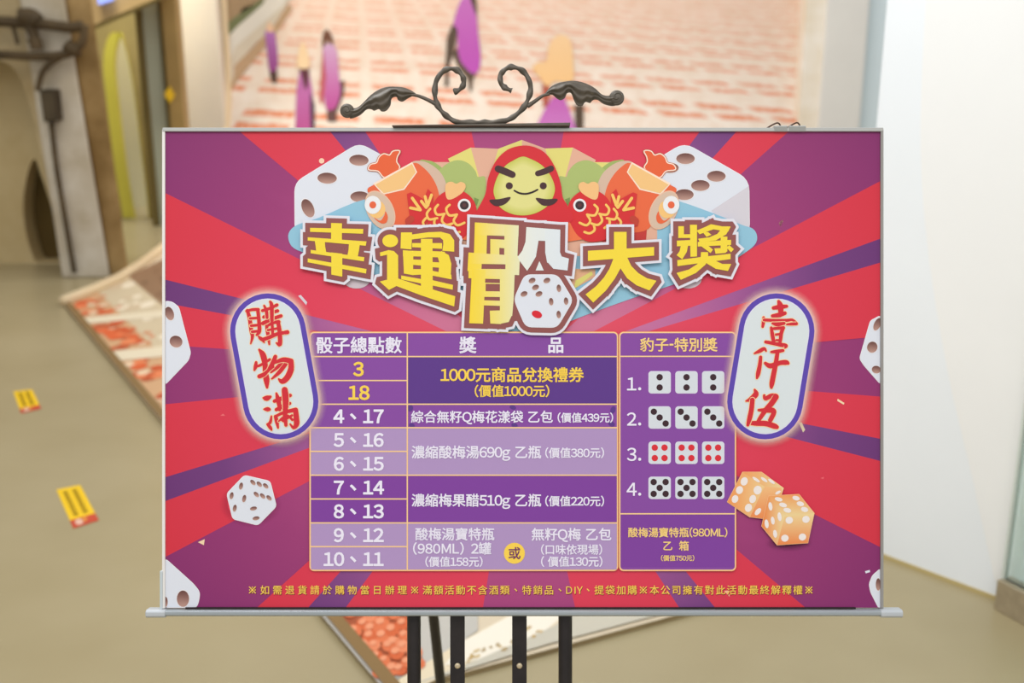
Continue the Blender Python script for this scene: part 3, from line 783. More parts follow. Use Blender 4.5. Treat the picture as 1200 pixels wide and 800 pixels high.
odie([([(215, 92), (375, 92), (562, 228), (545, 278), (440, 290), (400, 215)], OR, ORL, 0),
      ([(400, 215), (545, 225), (545, 285), (400, 487), (278, 472)], (242, 190, 132), (236, 140, 82), 1),
      ([(215, 92), (400, 215), (275, 472), (85, 345)], (240, 152, 84), (240, 206, 148), 0)],
     [(228, 170, 30, 37, 20), (188, 244, 30, 35, 20), (150, 320, 28, 34, 20), (342, 244, 34, 38, 20), (300, 320, 28, 36, 20), (264, 395, 30, 36, 20), (330, 155, 12, 38, -55), (397, 155, 12, 34, -55), (460, 170, 12, 34, -55), (345, 427, 20, 36, 40), (515, 265, 12, 26, 60)], 28)
odie([([(435, 295), (693, 280), (822, 440), (570, 466)], (238, 158, 92), ORL, 1),
      ([(435, 295), (570, 466), (508, 710), (377, 550)], ORD, (240, 216, 160), 0),
      ([(570, 466), (822, 440), (768, 692), (508, 710)], (240, 214, 156), (234, 136, 78), 1)],
     [(520, 322, 34, 17, 15), (557, 370, 34, 19, 15), (594, 415, 34, 20, 15), (668, 312, 32, 19, 15), (704, 360, 32, 20, 15), (740, 408, 32, 21, 15), (450, 382, 17, 36, -8), (528, 470, 17, 38, -8), (470, 503, 16, 34, -8), (418, 530, 17, 38, -8), (490, 615, 17, 34, -8), (610, 500, 32, 30, -20), (752, 492, 32, 30, -20), (573, 652, 32, 30, -15), (722, 642, 32, 30, -20)], 32)

# --- emblem: blue band, fan, leaves, drums, fish, round red doll
e0 = Ink()
sw = [(338, 279), (341, 269), (352, 262), (374, 255), (430, 233), (470, 238), (540, 262), (690, 262), (770, 232), (793, 235), (836, 250), (868, 263), (882, 268), (887, 277), (884, 287), (870, 298), (846, 312), (790, 333), (745, 348), (684, 370), (640, 388), (612, 395), (585, 390), (560, 378), (520, 352), (440, 322), (370, 300), (345, 291)]
e0.poly(catmull(sw, 4, True), (146, 196, 220), 8)
e0.convex(ell(418, 327, 16, 11, 0, 24), (208, 196, 206), 7.5); e0.convex(ell(806, 327, 16, 11, 0, 24), (208, 196, 206), 7.5)
e0.build('printed_blue_band', poster)
MIR = lambda pts: [(1223.4-p[0], *p[1:]) for p in pts]
tf = sub(540, 160, 7.273); tl = sub(420, 165, 6.4)
YL, PKK = (226, 216, 124), (226, 176, 152)
k = Ink()
k.poly([(505, 190), (730, 190), (770, 230), (770, 300), (460, 300), (470, 230)], PKK, 9)
k.poly(tf([(-110, 190), (85, 95), (155, 345), (-20, 345)]), YL, 10); k.poly(tf([(85, 95), (320, 105), (250, 345), (155, 345)]), PKK, 10)
k.poly(tf([(320, 105), (520, 30), (530, 345), (250, 345)]), YL, 10); k.poly(tf([(520, 30), (720, 103), (800, 345), (530, 345)]), PKK, 10)
k.poly(tf([(720, 103), (955, 95), (890, 345), (780, 345)]), YL, 10); k.poly(tf([(955, 95), (1150, 200), (1100, 345), (890, 345)]), PKK, 10)
k.poly(tl([(560, 165), (700, 160), (640, 260)]), PKK, 10); k.poly(MIR(tl([(560, 165), (700, 160), (640, 260)])), YL, 10)
k.poly(sub(670, 260, 7.275)([(-40, 400), (200, 400), (200, 470), (20, 570), (-60, 560)]), (226, 176, 140), 10)
k.poly(sub(670, 260, 7.275)([(30, 500), (170, 420), (180, 450), (20, 572)]), (222, 214, 120), 11)
k.build('printed_fan', poster)
for side in (lambda p: p, MIR):
    S_ = lambda pts: side(tl(pts))
    k = Ink()
    k.poly(catmull(S_([(460, 160), (520, 148), (580, 168), (640, 225), (640, 330), (560, 340)]), 4, True), (160, 180, 104), 11)
    k.poly(catmull(S_([(600, 250), (625, 205), (680, 165), (750, 146), (825, 170), (878, 228), (896, 272), (952, 275), (948, 420), (895, 520), (800, 560), (660, 480)]), 4, True), (172, 188, 114), 12)
    k.poly(S_([(868, 425), (905, 440), (888, 490), (868, 470)]), (122, 148, 82), 12.6)
    k.build('printed_leaf', poster)
    # drum with a cloth band and a cut end
    k = Ink()
    k.poly(S_([(290, 640), (640, 640), (700, 720), (560, 790), (300, 790)]), (196, 60, 56), 12)
    k.poly(catmull(S_([(405, 170), (480, 153), (560, 188), (625, 250), (662, 335), (655, 400), (600, 430), (540, 300)]), 4, True), (214, 184, 164), 13)
    k.poly(catmull(S_([(70, 380), (125, 325), (250, 240), (410, 168), (480, 195), (550, 270), (598, 370), (615, 500), (600, 660), (430, 690), (280, 660), (200, 520)]), 4, True), (232, 106, 66), 14)
    k.poly(S_([(112, 322), (405, 160), (442, 236), (346, 368), (186, 405)]), (250, 226, 206), 15)
    k.poly(S_([(128, 330), (403, 175), (432, 236), (340, 358), (192, 394)]), (242, 196, 132), 16)
    rot = 28 if side is MIR else -28
    (cx_, cy_), = S_([(165, 520)])
    k.convex(ell(cx_, cy_, 15.5, 24.5, rot, 30), (230, 190, 164), 16); k.convex(ell(cx_, cy_, 14, 23, rot, 30), (214, 188, 168), 17)
    k.poly(catmull(S_([(120, 575), (165, 600), (196, 560), (205, 530), (222, 570), (212, 612), (180, 622), (140, 600)]), 4, True), (232, 104, 62), 19)
    (cx_, cy_), = S_([(140, 515)]); k.convex(ell(cx_, cy_, 10, 10.5, 0, 24), (244, 196, 124), 18)
    (cx_, cy_), = S_([(110, 482)]); k.convex(ell(cx_, cy_, 9.6, 10.6, 0, 24), (234, 236, 240), 20); k.convex(ell(cx_, cy_, 4, 4.2, 0, 20), (230, 104, 66), 21)
    k.build('printed_drum', poster)
    k = Ink()
    tail = catmull(S_([(82, 215), (95, 182), (140, 168), (158, 128), (192, 102), (235, 112), (262, 82), (308, 80), (290, 118), (285, 160), (306, 205), (240, 250), (192, 270), (150, 225)]), 4, True)
    k.poly(offset_poly(tail, 1.9), (186, 100, 62), 12.6); k.poly(offset_poly(tail, 1.2), (250, 230, 216), 12.8); k.poly(tail, (230, 100, 58), 13)
    k.build('printed_tassel', poster)
    # fish
    k = Ink()
    k.poly(S_([(365, 400), (395, 388), (440, 410), (492, 440), (522, 362), (562, 402), (560, 480), (520, 600), (480, 660), (360, 640), (352, 590), (385, 560)]), (212, 48, 52), 22)
    k.poly(catmull(S_([(520, 600), (565, 470), (620, 402), (700, 368), (790, 382), (862, 445), (888, 530), (865, 620), (800, 720), (700, 760), (560, 720)]), 4, True), (214, 46, 52), 23)
    k.poly(catmull(S_([(652, 345), (672, 314), (705, 310), (735, 324), (768, 310), (800, 325), (802, 360), (770, 400), (700, 440), (662, 430)]), 4, True), (242, 192, 132), 24)
    (cx_, cy_), = S_([(795, 485)]); k.convex(ell(cx_, cy_, 7.6, 7.6), (236, 236, 240), 24); k.convex(ell(cx_, cy_, 5.2, 5.2), (58, 44, 50), 25); k.convex(ell(cx_, cy_, 2.4, 2.4), (92, 54, 58), 26)
    YS = (246, 200, 104)
    def arc_(pts, w=9): k.stroke([(p[0], p[1], w/6.4) for p in S_(pts)], YS, 25, 0, 4)
    for pts in ([(598, 482), (575, 515), (592, 555), (648, 550)], [(685, 482), (660, 512), (682, 560), (740, 555)], [(540, 512), (515, 548), (532, 590), (592, 582)], [(640, 560), (628, 602), (660, 632), (706, 622)], [(735, 565), (716, 602), (745, 635), (796, 616)], [(508, 582), (486, 612), (500, 650)], [(575, 585), (572, 625), (610, 655)], [(690, 635), (684, 670), (720, 695), (760, 685)]): arc_(pts)
    for pts in ([(406, 432), (466, 518)], [(392, 505), (466, 520)], [(474, 455), (510, 502)], [(502, 420), (514, 470)], [(550, 408), (520, 488)], [(510, 500), (524, 482)]): arc_(pts, 11)
    k.poly(catmull(S_([(352, 600), (385, 565), (415, 570), (420, 600), (395, 620), (370, 640)]), 4, True), (190, 66, 52), 22.5)
    k.build('printed_fish', poster)
    k = Ink(); k.poly(S_([(770, 740), (880, 540), (960, 600), (900, 760)]), (236, 118, 74), 22.2); k.build('printed_fish_fin', poster)
k = Ink()
k.poly(catmull(tf([(120, 730), (135, 640), (175, 565), (213, 480), (235, 350), (300, 210), (400, 115), (530, 80), (640, 98), (730, 155), (800, 260), (850, 400), (868, 520), (912, 600), (935, 730), (520, 760)]), 4, True), (212, 46, 56), 27)
fc = tf([(520, 175), (580, 188), (680, 240), (755, 320), (798, 420), (792, 500), (742, 590), (645, 652), (540, 674), (430, 660), (332, 602), (284, 500), (284, 430), (318, 335), (380, 252), (450, 206)])
fcs = catmull(fc, 4, True); ccx, ccy = 614, 219
n_ = len(fcs); m0 = [(ccx+(p[0]-ccx)*.7, ccy+(p[1]-ccy)*.7) for p in fcs]
k.poly(offset_poly(fcs, .4), (190, 40, 40), 27.5)
k.convex(m0, (224, 220, 142), 28); k.ring(m0, fcs, (224, 220, 142), (198, 200, 92), 28)
BRW = (74, 48, 52)
k.stroke(tf([(318, 278, 29), (375, 300, 30), (440, 328, 28)]), BRW, 29); k.stroke(tf([(656, 318, 24), (715, 300, 26), (768, 276, 26)]), BRW, 29)
for x in (413, 702): (a, b), = tf([(x, 423)]); k.convex(ell(a, b, 4.1, 4.1), BRW, 29)
k.stroke(tf([(456, 463, 7), (500, 485, 8), (555, 491, 8), (610, 477, 8), (654, 455, 7)]), (48, 36, 40), 29)
k.poly(catmull(tf([(244, 545), (330, 535), (422, 518), (400, 560), (350, 590), (288, 592)]), 4, True), BRW, 29); k.poly(catmull(tf([(638, 527), (730, 536), (822, 534), (802, 570), (750, 592), (688, 585)]), 4, True), BRW, 29)
k.build('printed_doll', poster)

# --- headline
t1 = sub(340, 240, 7.275); t2 = sub(430, 250, 6.667); t3 = sub(530, 240, 5); t4 = sub(670, 260, 7.275); t5 = sub(775, 245, 8)
def strip_q(tr, pairs):
    q = [(tr([a])[0], tr([b])[0]) for a, b in pairs]
    return [[q[i][0], q[i+1][0], q[i+1][1], q[i][1]] for i in range(len(q)-1)]
GL = []
for p in ([(360, 162), (447, 165), (447, 302), (360, 292)], [(362, 412), (450, 422), (450, 612), (362, 595)], [(182, 203), (628, 213), (626, 248), (182, 232)], [(162, 283), (655, 318), (650, 350), (162, 306)],
          [(218, 290), (302, 300), (305, 360), (228, 350)], [(228, 350), (305, 360), (315, 415), (235, 408)], [(512, 325), (600, 330), (592, 390), (508, 385)], [(508, 385), (592, 390), (580, 450), (498, 440)],
          [(187, 390), (637, 452), (633, 482), (187, 414)], [(162, 463), (655, 552), (652, 585), (162, 490)]): GL.append(t1(p))
GL.append(ell(430+187/6.667, 250+218/6.667, 8.8, 7.1))
for p in ([(165, 322), (246, 330), (247, 525), (165, 530)], [(110, 310), (175, 293), (172, 322), (112, 335)], [(172, 292), (215, 300), (246, 332), (165, 332)], [(110, 535), (165, 522), (238, 565), (178, 597)], [(165, 515), (250, 512), (238, 567), (178, 575)],
          [(245, 512), (430, 572), (430, 640), (236, 567)], [(430, 572), (690, 650), (682, 725), (430, 640)], [(273, 155), (355, 155), (350, 283), (270, 275)],
          [(360, 238), (588, 238), (588, 278), (360, 265)], [(428, 205), (513, 205), (516, 605), (428, 580)], [(288, 293), (365, 300), (362, 482), (296, 470)], [(288, 295), (430, 300), (430, 338), (288, 335)],
          [(510, 300), (610, 305), (600, 345), (510, 343)], [(360, 365), (430, 368), (430, 408), (360, 402)], [(510, 385), (572, 388), (572, 425), (510, 420)], [(360, 440), (430, 440), (430, 478), (360, 482)],
          [(510, 452), (660, 483), (662, 515), (510, 485)], [(275, 490), (430, 518), (430, 548), (275, 515)], [(510, 525), (672, 562), (670, 595), (510, 562)]): GL.append(t2(p))
GL += strip_q(t2, [((350, 172), (350, 206)), ((480, 154), (480, 190)), ((580, 150), (575, 190)), ((650, 168), (600, 212)), ((682, 215), (602, 245)), ((682, 300), (595, 293))])
GL += strip_q(t2, [((585, 300), (560, 348)), ((640, 330), (570, 382)), ((660, 395), (568, 432)), ((655, 490), (563, 478))])
for p in ([(358, 92), (460, 92), (460, 262), (358, 262)], [(137, 252), (693, 220), (693, 288), (137, 333)]): GL.append(t4(p))
GL += strip_q(t4, [((355, 240), (462, 240)), ((350, 325), (432, 352)), ((318, 405), (408, 398)), ((272, 478), (362, 482)), ((205, 552), (288, 582)), ((118, 620), (180, 685))])
GL += strip_q(t4, [((360, 250), (462, 250)), ((378, 320), (468, 312)), ((410, 393), (500, 380)), ((468, 480), (562, 442)), ((548, 540), (635, 485)), ((655, 583), (712, 505))])
for p in ([(262, 155), (322, 155), (322, 445), (266, 448)], [(153, 168), (200, 168), (200, 272), (153, 272)], [(153, 245), (265, 243), (265, 272), (153, 272)], [(140, 303), (265, 297), (262, 345), (140, 350)],
          [(335, 315), (640, 295), (640, 338), (335, 352)], [(548, 265), (605, 265), (605, 400), (548, 400)], [(490, 375), (560, 372), (602, 395), (590, 412), (500, 420)], [(368, 352), (420, 342), (470, 385), (450, 412)], [(603, 365), (625, 345), (665, 380), (642, 405)],
          [(143, 485), (365, 455), (365, 505), (145, 535)], [(365, 455), (635, 425), (635, 470), (365, 505)], [(365, 410), (425, 410), (428, 475), (360, 475)], [(385, 225), (425, 222), (455, 245), (415, 262)]): GL.append(t5(p))
GL += strip_q(t5, [((178, 340), (240, 340)), ((165, 400), (228, 402)), ((138, 435), (187, 470))])
GL += strip_q(t5, [((325, 208), (350, 238)), ((410, 172), (440, 205)), ((455, 150), (480, 192)), ((560, 170), (555, 205)), ((634, 170), (615, 212))])
GL += strip_q(t5, [((560, 185), (634, 172)), ((515, 240), (595, 240)), ((440, 272), (500, 295)), ((340, 285), (352, 312))])
GL += strip_q(t5, [((355, 470), (432, 470)), ((330, 520), (402, 522)), ((250, 572), (312, 600)), ((138, 603), (175, 662))])
GL += strip_q(t5, [((398, 470), (452, 470)), ((420, 512), (500, 492)), ((500, 560), (560, 520)), ((612, 580), (640, 520))])
GB = []
for p in ([(135, 108), (205, 112), (200, 292), (130, 285)], [(135, 108), (388, 125), (386, 187), (135, 178)], [(308, 122), (388, 125), (380, 305), (306, 300)], [(225, 205), (315, 209), (312, 256), (225, 250)], [(225, 205), (275, 207), (275, 297), (225, 293)],
          [(98, 283), (175, 288), (170, 392), (92, 388)], [(98, 283), (395, 303), (392, 350), (98, 346)], [(315, 300), (395, 303), (390, 412), (312, 408)], [(98, 378), (330, 380), (330, 434), (98, 430)],
          [(118, 380), (195, 385), (180, 695), (102, 692)], [(281, 380), (365, 390), (358, 560), (281, 560)], [(281, 555), (358, 555), (350, 650), (281, 650)], [(281, 622), (351, 640), (330, 685), (275, 697)], [(150, 458), (285, 458)][:0] or [(185, 460), (195, 460), (195, 512), (185, 512)],
          [(150, 458), (300, 462), (300, 464), (150, 462)], [(150, 508), (300, 510), (300, 540), (150, 538)], [(150, 420), (300, 420), (300, 436), (150, 432)], [(150, 560), (300, 565), (300, 592), (150, 587)], [(222, 622), (290, 620), (285, 697), (225, 694)]): GB.append(t3(p))
GW = []
for p in ([(435, 135), (630, 150), (628, 215), (432, 210)], [(545, 150), (630, 150), (628, 285), (545, 285)], [(545, 280), (628, 280), (640, 310), (556, 340)], [(556, 335), (638, 306), (680, 318), (672, 385), (592, 375)], [(510, 335), (533, 385), (490, 385)]): GW.append(t3(p))
GW += strip_q(t3, [((435, 140), (505, 140)), ((430, 220), (502, 220)), ((412, 270), (488, 305)), ((385, 308), (462, 350)), ((392, 325), (438, 386))])
DIE = round_poly(t3([(425, 412), (615, 412), (705, 560), (612, 718), (430, 714), (362, 555)]), 7)
WO, BR_ = (226, 226, 238), (146, 86, 84)
k = Ink()
for p in GL+GB+GW: k.poly(offset_poly(p, 9.2), WO, 50)
k.poly(offset_poly(DIE, 9.6), WO, 51.3)
hl = k.build('headline', poster)
k = Ink()
for p in GL+GB+GW: k.poly(offset_poly(p, 6.1), BR_, 54)
k.poly(offset_poly(DIE, 6.6), BR_, 54)
k.build('brown_outline', hl)
k = Ink()
for p in GL: k.poly(offset_poly(p, .35), (244, 218, 66), 58)
gx = lambda p: mixc((246, 216, 60), (232, 230, 190), (p[0]-555)/52)
for p in GB: k.poly(offset_poly(p, .3), gx, 58)
for p in GW: k.poly(offset_poly(p, .3), lambda p: mixc((232, 234, 222), (222, 230, 238), (p[0]-606)/40), 58)
k.build('lettering', hl)
k = Ink(); k.poly(offset_poly(DIE, .6), (238, 236, 242), 60); k.poly(DIE, WH, 61)
for x, y, rx, ry, rot, red in ((467, 445, 21, 15, -25, 0), (553, 445, 21, 15, -25, 0), (487, 485, 21, 15, -25, 0), (420, 523, 21, 15, -25, 0), (507, 523, 21, 15, -25, 0), (623, 490, 13, 22, -5, 0), (578, 568, 13, 22, -5, 0), (665, 565, 13, 22, -5, 0), (622, 643, 13, 22, -5, 0), (495, 642, 31, 21, 22, 1)):
    (a, b), = t3([(x, y)])
    if red: k.convex(ell(a, b, rx/5, ry/5, rot), (216, 40, 54), 62.5)
    else: pip(k, a, b, rx/5, ry/5, rot, 62)
k.build('die', hl)

# --- slogan plaques with brush lettering
def capsule(c1, c2, r, n=18):
    a0 = math.atan2(c2[1]-c1[1], c2[0]-c1[0]); out = []
    for c, s in ((c2, a0-math.pi/2), (c1, a0+math.pi/2)):
        out += [(c[0]+r*math.cos(s+math.pi*k/n), c[1]+r*math.sin(s+math.pi*k/n)) for k in range(n+1)]
    return out
ca = sub(270, 340, 8.889); cc = sub(860, 340, 8.889); cdd = sub(860, 420, 8)
def bshift(pts): return [(p[0], p[1]+800, p[2]) for p in pts]
ST1 = [ca(s) for s in (
    [(188, 212, 13), (212, 300, 16), (228, 420, 16), (240, 480, 13), (222, 556, 3)], [(178, 218, 9), (240, 203, 11), (300, 202, 13)], [(296, 205, 14), (308, 320, 15), (312, 425, 16), (285, 465, 8)], [(215, 294, 9), (305, 288, 9)], [(226, 370, 10), (308, 362, 10)], [(236, 432, 10), (310, 425, 10)],
    [(302, 480, 4), (342, 512, 14), (362, 542, 4)], [(425, 122, 9), (440, 160, 16), (442, 300, 15), (446, 330, 10)], [(362, 162, 7), (385, 215, 13), (392, 285, 12)], [(345, 213, 12), (420, 190, 13), (495, 154, 12)], [(356, 280, 12), (430, 240, 12), (500, 216, 14)], [(348, 345, 16), (440, 302, 15), (536, 268, 14)],
    [(385, 372, 10), (400, 450, 15), (415, 562, 6)], [(386, 378, 9), (450, 340, 12), (512, 330, 16)], [(505, 330, 16), (522, 430, 18), (525, 560, 18), (490, 548, 5)], [(442, 320, 12), (448, 400, 11), (450, 470, 11)], [(400, 415, 8), (515, 395, 9)], [(310, 495, 6), (345, 512, 14), (420, 488, 16), (500, 455, 15), (602, 437, 18)])]
ST1 += [ca(s) for s in (
    [(310, 618, 7), (348, 670, 26), (370, 760, 24), (374, 850, 22), (386, 930, 27), (392, 1010, 9)], [(278, 750, 10), (272, 795, 16), (260, 830, 6)], [(275, 795, 8), (330, 775, 10), (420, 720, 10)], [(312, 895, 18), (360, 875, 18), (400, 838, 12), (455, 795, 10)],
    [(478, 690, 16), (455, 750, 20), (420, 810, 16), (392, 845, 6)], [(465, 755, 10), (560, 722, 20), (640, 738, 24)], [(640, 738, 24), (640, 820, 27), (602, 905, 27), (550, 948, 22), (512, 922, 5)], [(545, 750, 12), (500, 800, 14), (432, 855, 5)], [(590, 760, 16), (520, 850, 17), (442, 920, 5)])]
ST1 += [ca(bshift(s)) for s in (
    [(350, 318, 3), (388, 322, 24), (428, 305, 8)], [(360, 436, 4), (395, 436, 19), (415, 438, 12)], [(437, 508, 5), (426, 570, 12), (398, 595, 9)], [(398, 592, 10), (425, 625, 14), (438, 650, 6)], [(575, 235, 27), (582, 300, 30), (585, 380, 28), (580, 500, 22), (588, 600, 14)], [(488, 270, 6), (505, 330, 20), (520, 400, 18), (522, 440, 14)],
    [(468, 352, 14), (550, 322, 18), (632, 292, 14)], [(488, 440, 14), (560, 405, 16), (628, 375, 12)], [(480, 510, 14), (492, 560, 16), (506, 628, 7)], [(482, 510, 10), (560, 472, 13), (690, 440, 18)], [(688, 445, 22), (696, 530, 25), (698, 590, 24), (668, 628, 12), (632, 590, 5)], [(512, 560, 4), (556, 525, 10)], [(535, 540, 8), (565, 560, 9)], [(600, 530, 9), (650, 500, 9)], [(610, 500, 6), (655, 545, 10)])]
ST2 = [cc(s) for s in (
    [(455, 115, 10), (472, 160, 26), (478, 220, 22), (470, 262, 16)], [(402, 185, 14), (470, 175, 20), (538, 168, 12)], [(392, 268, 13), (460, 258, 20), (520, 240, 16)], [(300, 285, 10), (298, 330, 14), (290, 380, 10)], [(305, 310, 12), (430, 315, 12), (540, 314, 12), (600, 310, 9), (645, 350, 10)], [(640, 350, 12), (590, 352, 12), (540, 356, 6)], [(392, 345, 8), (440, 355, 18), (512, 345, 12)],
    [(378, 390, 10), (390, 460, 16), (405, 545, 14)], [(380, 402, 9), (450, 395, 12), (505, 392, 14)], [(500, 395, 15), (482, 450, 15), (475, 510, 14), (466, 555, 12)], [(400, 466, 9), (480, 455, 9)], [(322, 538, 13), (420, 556, 16), (480, 568, 18), (532, 578, 16), (518, 600, 6)], [(400, 520, 8), (470, 520, 8)],
    [(205, 657, 5), (260, 632, 16), (305, 608, 13), (325, 632, 5)])]
ST2 += [cdd(s) for s in ([(242, -14, 12), (234, 60, 15), (218, 140, 17), (207, 182, 7)], [(342, -62, 8), (387, -66, 14), (450, -76, 11)], [(400, -64, 14), (384, 40, 17), (366, 130, 19), (347, 230, 19), (342, 270, 9)], [(285, 42, 10), (335, 68, 20), (420, 40, 18), (480, 36, 20), (500, 45, 9)],
    [(186, 290, 6), (198, 332, 22), (150, 378, 18), (106, 396, 4)], [(165, 385, 18), (155, 480, 19), (138, 560, 19), (122, 620, 11)], [(276, 345, 10), (288, 372, 16), (340, 348, 18), (382, 352, 22)], [(384, 356, 24), (342, 420, 22), (292, 475, 19), (240, 550, 15), (216, 590, 12)], [(224, 480, 8), (290, 482, 18), (348, 482, 22), (366, 502, 18), (340, 560, 18), (312, 610, 13)], [(120, 600, 12), (200, 604, 20), (290, 606, 22), (370, 630, 22), (394, 640, 15)])]
def plaque(c1, c2, strokes):
    gl_ = Ink(); R0 = 44.2
    prev = R0-1
    for a in range(4):
        ra, rb = R0-1+a*2.9, R0-1+(a+1)*2.9; al = [.95, .55, .24, .08, 0]
        gl_.ring(capsule(c1, c2, ra), capsule(c1, c2, rb), (255, 218, 208, al[a]), (255, 218, 208, al[a+1]), 36)
    k = Ink(); k.convex(capsule(c1, c2, R0), (94, 72, 176), 37.5); k.convex(capsule(c1, c2, R0-6), (226, 224, 244), 38.2); k.convex(capsule(c1, c2, R0-7), (217, 226, 231), 39)
    o = k.build('slogan_plaque', poster); gl_.build('printed_halo', o, SOFT)
    k = Ink()
    for s in strokes: k.stroke(s, (250, 214, 166), 40, 1.25)
    for s in strokes: k.stroke(s, (210, 46, 58), 41, .5)
    k.build('brush_lettering', o)
plaque((315, 388), (329.8, 470), ST1); plaque((909, 388), (895.5, 470), ST2)

# --- prize tables
CRM = (250, 208, 150); LAV = (238, 234, 252); YEL = (250, 212, 84); CY_ = (250, 214, 134)
LB = 24
PRP, PRD, PRL, PRN = (136, 76, 164), (128, 66, 160), (176, 148, 198), (94, 58, 140)
def cell(k, x0, y0, x1, y1, c, lay=LB): k.convex([(x0, y0), (x1, y0), (x1, y1), (x0, y1)], c, lay)
def rowline(k, x0, y0, x1, y1, c=CRM, w=.75):
    parent = k; k = Ink()
    if abs(y0-y1) < abs(x0-x1): cell(k, x0, y0-w, x1, y1+w, c, LB+2)
    else: cell(k, x0-w, y0, x1+w, y1, c, LB+2.4)
    k.build('grid_line', parent)
k = Ink(); fr = rrect(363.4, 388.8, 723.8, 668, 5)
k.convex(offset_poly(fr, .5), (236, 150, 110), LB-1.5); k.convex(fr, CRM, LB-1); k.convex(rrect(364.8, 390.2, 722.6, 666.6, 4), PRP, LB-.5)
ys = [417.6, 445.6, 473.3, 500.7, 528.4, 556.2, 584, 612, 639.7]
fills = [PRP, PRP, PRP, PRL, PRL, PRD, PRD, PRL]
for i, c in enumerate(fills): cell(k, 365, ys[i], 477.4, ys[i+1], c)
k.poly(rrect(365, 639.7, 477.4, 666.4, 1), PRL, LB)
cell(k, 477.4, 418, 722.4, 473.3, PRN); cell(k, 477.4, 473.3, 722.4, 500.7, PRP); cell(k, 477.4, 500.7, 722.4, 556.2, PRL); cell(k, 477.4, 556.2, 722.4, 612, PRD); cell(k, 477.4, 612, 722.4, 666.4, PRL)
for x, y, rx, ry in ((481, 478, 3.4, 4), (483, 498, 3.6, 2.5), (601, 477, 4, 2.6), (603, 498, 4, 2.6), (718, 480, 3, 4.6), (716.5, 496.5, 4, 3)): k.convex(ell(x, y, rx, ry, 20, 10), (92, 58, 138), LB+1)
tb = k.build('prize_table', poster)
for i, y in enumerate(ys): rowline(tb, 364, y, 723 if y in (417.6, 473.3, 500.7, 556.2, 612) else 477.6, y)
rowline(tb, 477.6, 389.5, 477.6, 667)
k = Ink(); TX = LB+4
line(tb, '骰子總點數', 370.5, 471.5, 404.2, LAV, TX, .021)
line(tb, '獎', 538.3, 558.5, 404, LAV, TX, .026); line(tb, '品', 641.3, 661, 404, LAV, TX, .026)
def num(s, cx, cy, col, em=20.4):
    w = len(s)*.58*em; line(tb, s, cx-w/2, cx+w/2, cy, col, TX, .03, em)
num('3', 420.8, 432, YEL, 21); num('18', 421.2, 459.6, YEL, 21)
for (a, b), y in ((('4', '17'), 487.2), (('5', '16'), 514.8), (('6', '15'), 542.6), (('7', '14'), 570.4), (('8', '13'), 598.2), (('9', '12'), 626), (('10', '11'), 654)):
    num(a, 397.8 if len(a) == 1 else 391.8, y, LAV); line(tb, '、', 403.3, 425.3, y+.3, LAV, TX, .026); num(b, 438, y, LAV)
line(tb, '1000元商品兌換禮券', 516.5, 684, 438.8, YEL, TX, .022)
line(tb, '(價值1000元)', 556, 644, 457.8, YEL, TX, .019)
line(tb, '綜合無籽Q梅花漾袋 乙包', 481.8, 648, 488, LAV, TX, .019); line(tb, '(價值439元)', 653, 718.5, 488.9, LAV, TX, .02)
line(tb, '濃縮酸梅湯690g 乙瓶', 482.3, 634.5, 529.2, LAV, TX, .019); line(tb, '(價值380元)', 638.5, 708, 530, LAV, TX, .019)
line(tb, '濃縮梅果醋510g 乙瓶', 482.3, 634.5, 585.4, LAV, TX, .019); line(tb, '(價值220元)', 638.5, 708, 586.4, LAV, TX, .019)
line(tb, '酸梅湯寶特瓶', 486.6, 579.8, 625, LAV, TX, .019)
line(tb, '(980ML)', 484, 544, 641.8, LAV, TX, .02, 15); line(tb, '2罐', 552.3, 576, 641.8, LAV, TX, .019)
line(tb, '(價值158元)', 498.4, 566, 657.2, LAV, TX, .019)
line(tb, '無籽Q梅 乙包', 622.5, 716.5, 625.2, LAV, TX, .019); line(tb, '(口味依現場)', 633.6, 705.7, 643, LAV, TX, .016); line(tb, '( 價值130元)', 633.6, 706, 657, LAV, TX, .019)
k = Ink(); k.convex(ell(602.8, 647.4, 12.3, 12.3, 0, 32), YEL, LB+3); put(k, '或', 602.8, 647.2, 15, (112, 52, 104), LB+4, .014); k.build('or_badge', tb)

k = Ink(); fr = rrect(725.4, 388.8, 861.8, 668, 5)
k.convex(offset_poly(fr, .5), (236, 150, 110), LB-1.5); k.convex(fr, CRM, LB-1); k.convex(rrect(726.8, 390.2, 860.5, 666.6, 4), PRP, LB-.5)
cell(k, 727, 601, 860.3, 664, PRD)
tb2 = k.build('special_prize_table', poster)
rowline(tb2, 726, 417.4, 861, 417.4); rowline(tb2, 726, 601.3, 861, 601.3)
k = Ink()
line(tb2, '豹子-特別獎', 749.5, 840.3, 403.7, CY_, TX, .018)
for s, y in (('1.', 449.3), ('2.', 490.4), ('3.', 531.6), ('4.', 572.4)): line(tb2, s, 734.3, 752, y, LAV, TX, .012, 20)
line(tb2, '酸梅湯寶特瓶(980ML)', 735.4, 852, 623, CY_, TX, .018); line(tb2, '乙 箱', 776, 807, 638.6, CY_, TX, .018, 12); line(tb2, '(價值750元)', 774, 813.2, 653, CY_, TX, .018)
DKP, RDP = (62, 40, 48), (218, 48, 60)
pipset = [[(0, -6), (0, 6)], [(-6.8, -6.8), (0, 0), (7, 7)], [(-5.7, -6), (5.7, -6), (-5.7, 6.2), (5.7, 6.2)], [(-7, -6.8), (7, -6.8), (0, 0), (-7, 7), (7, 7)]]
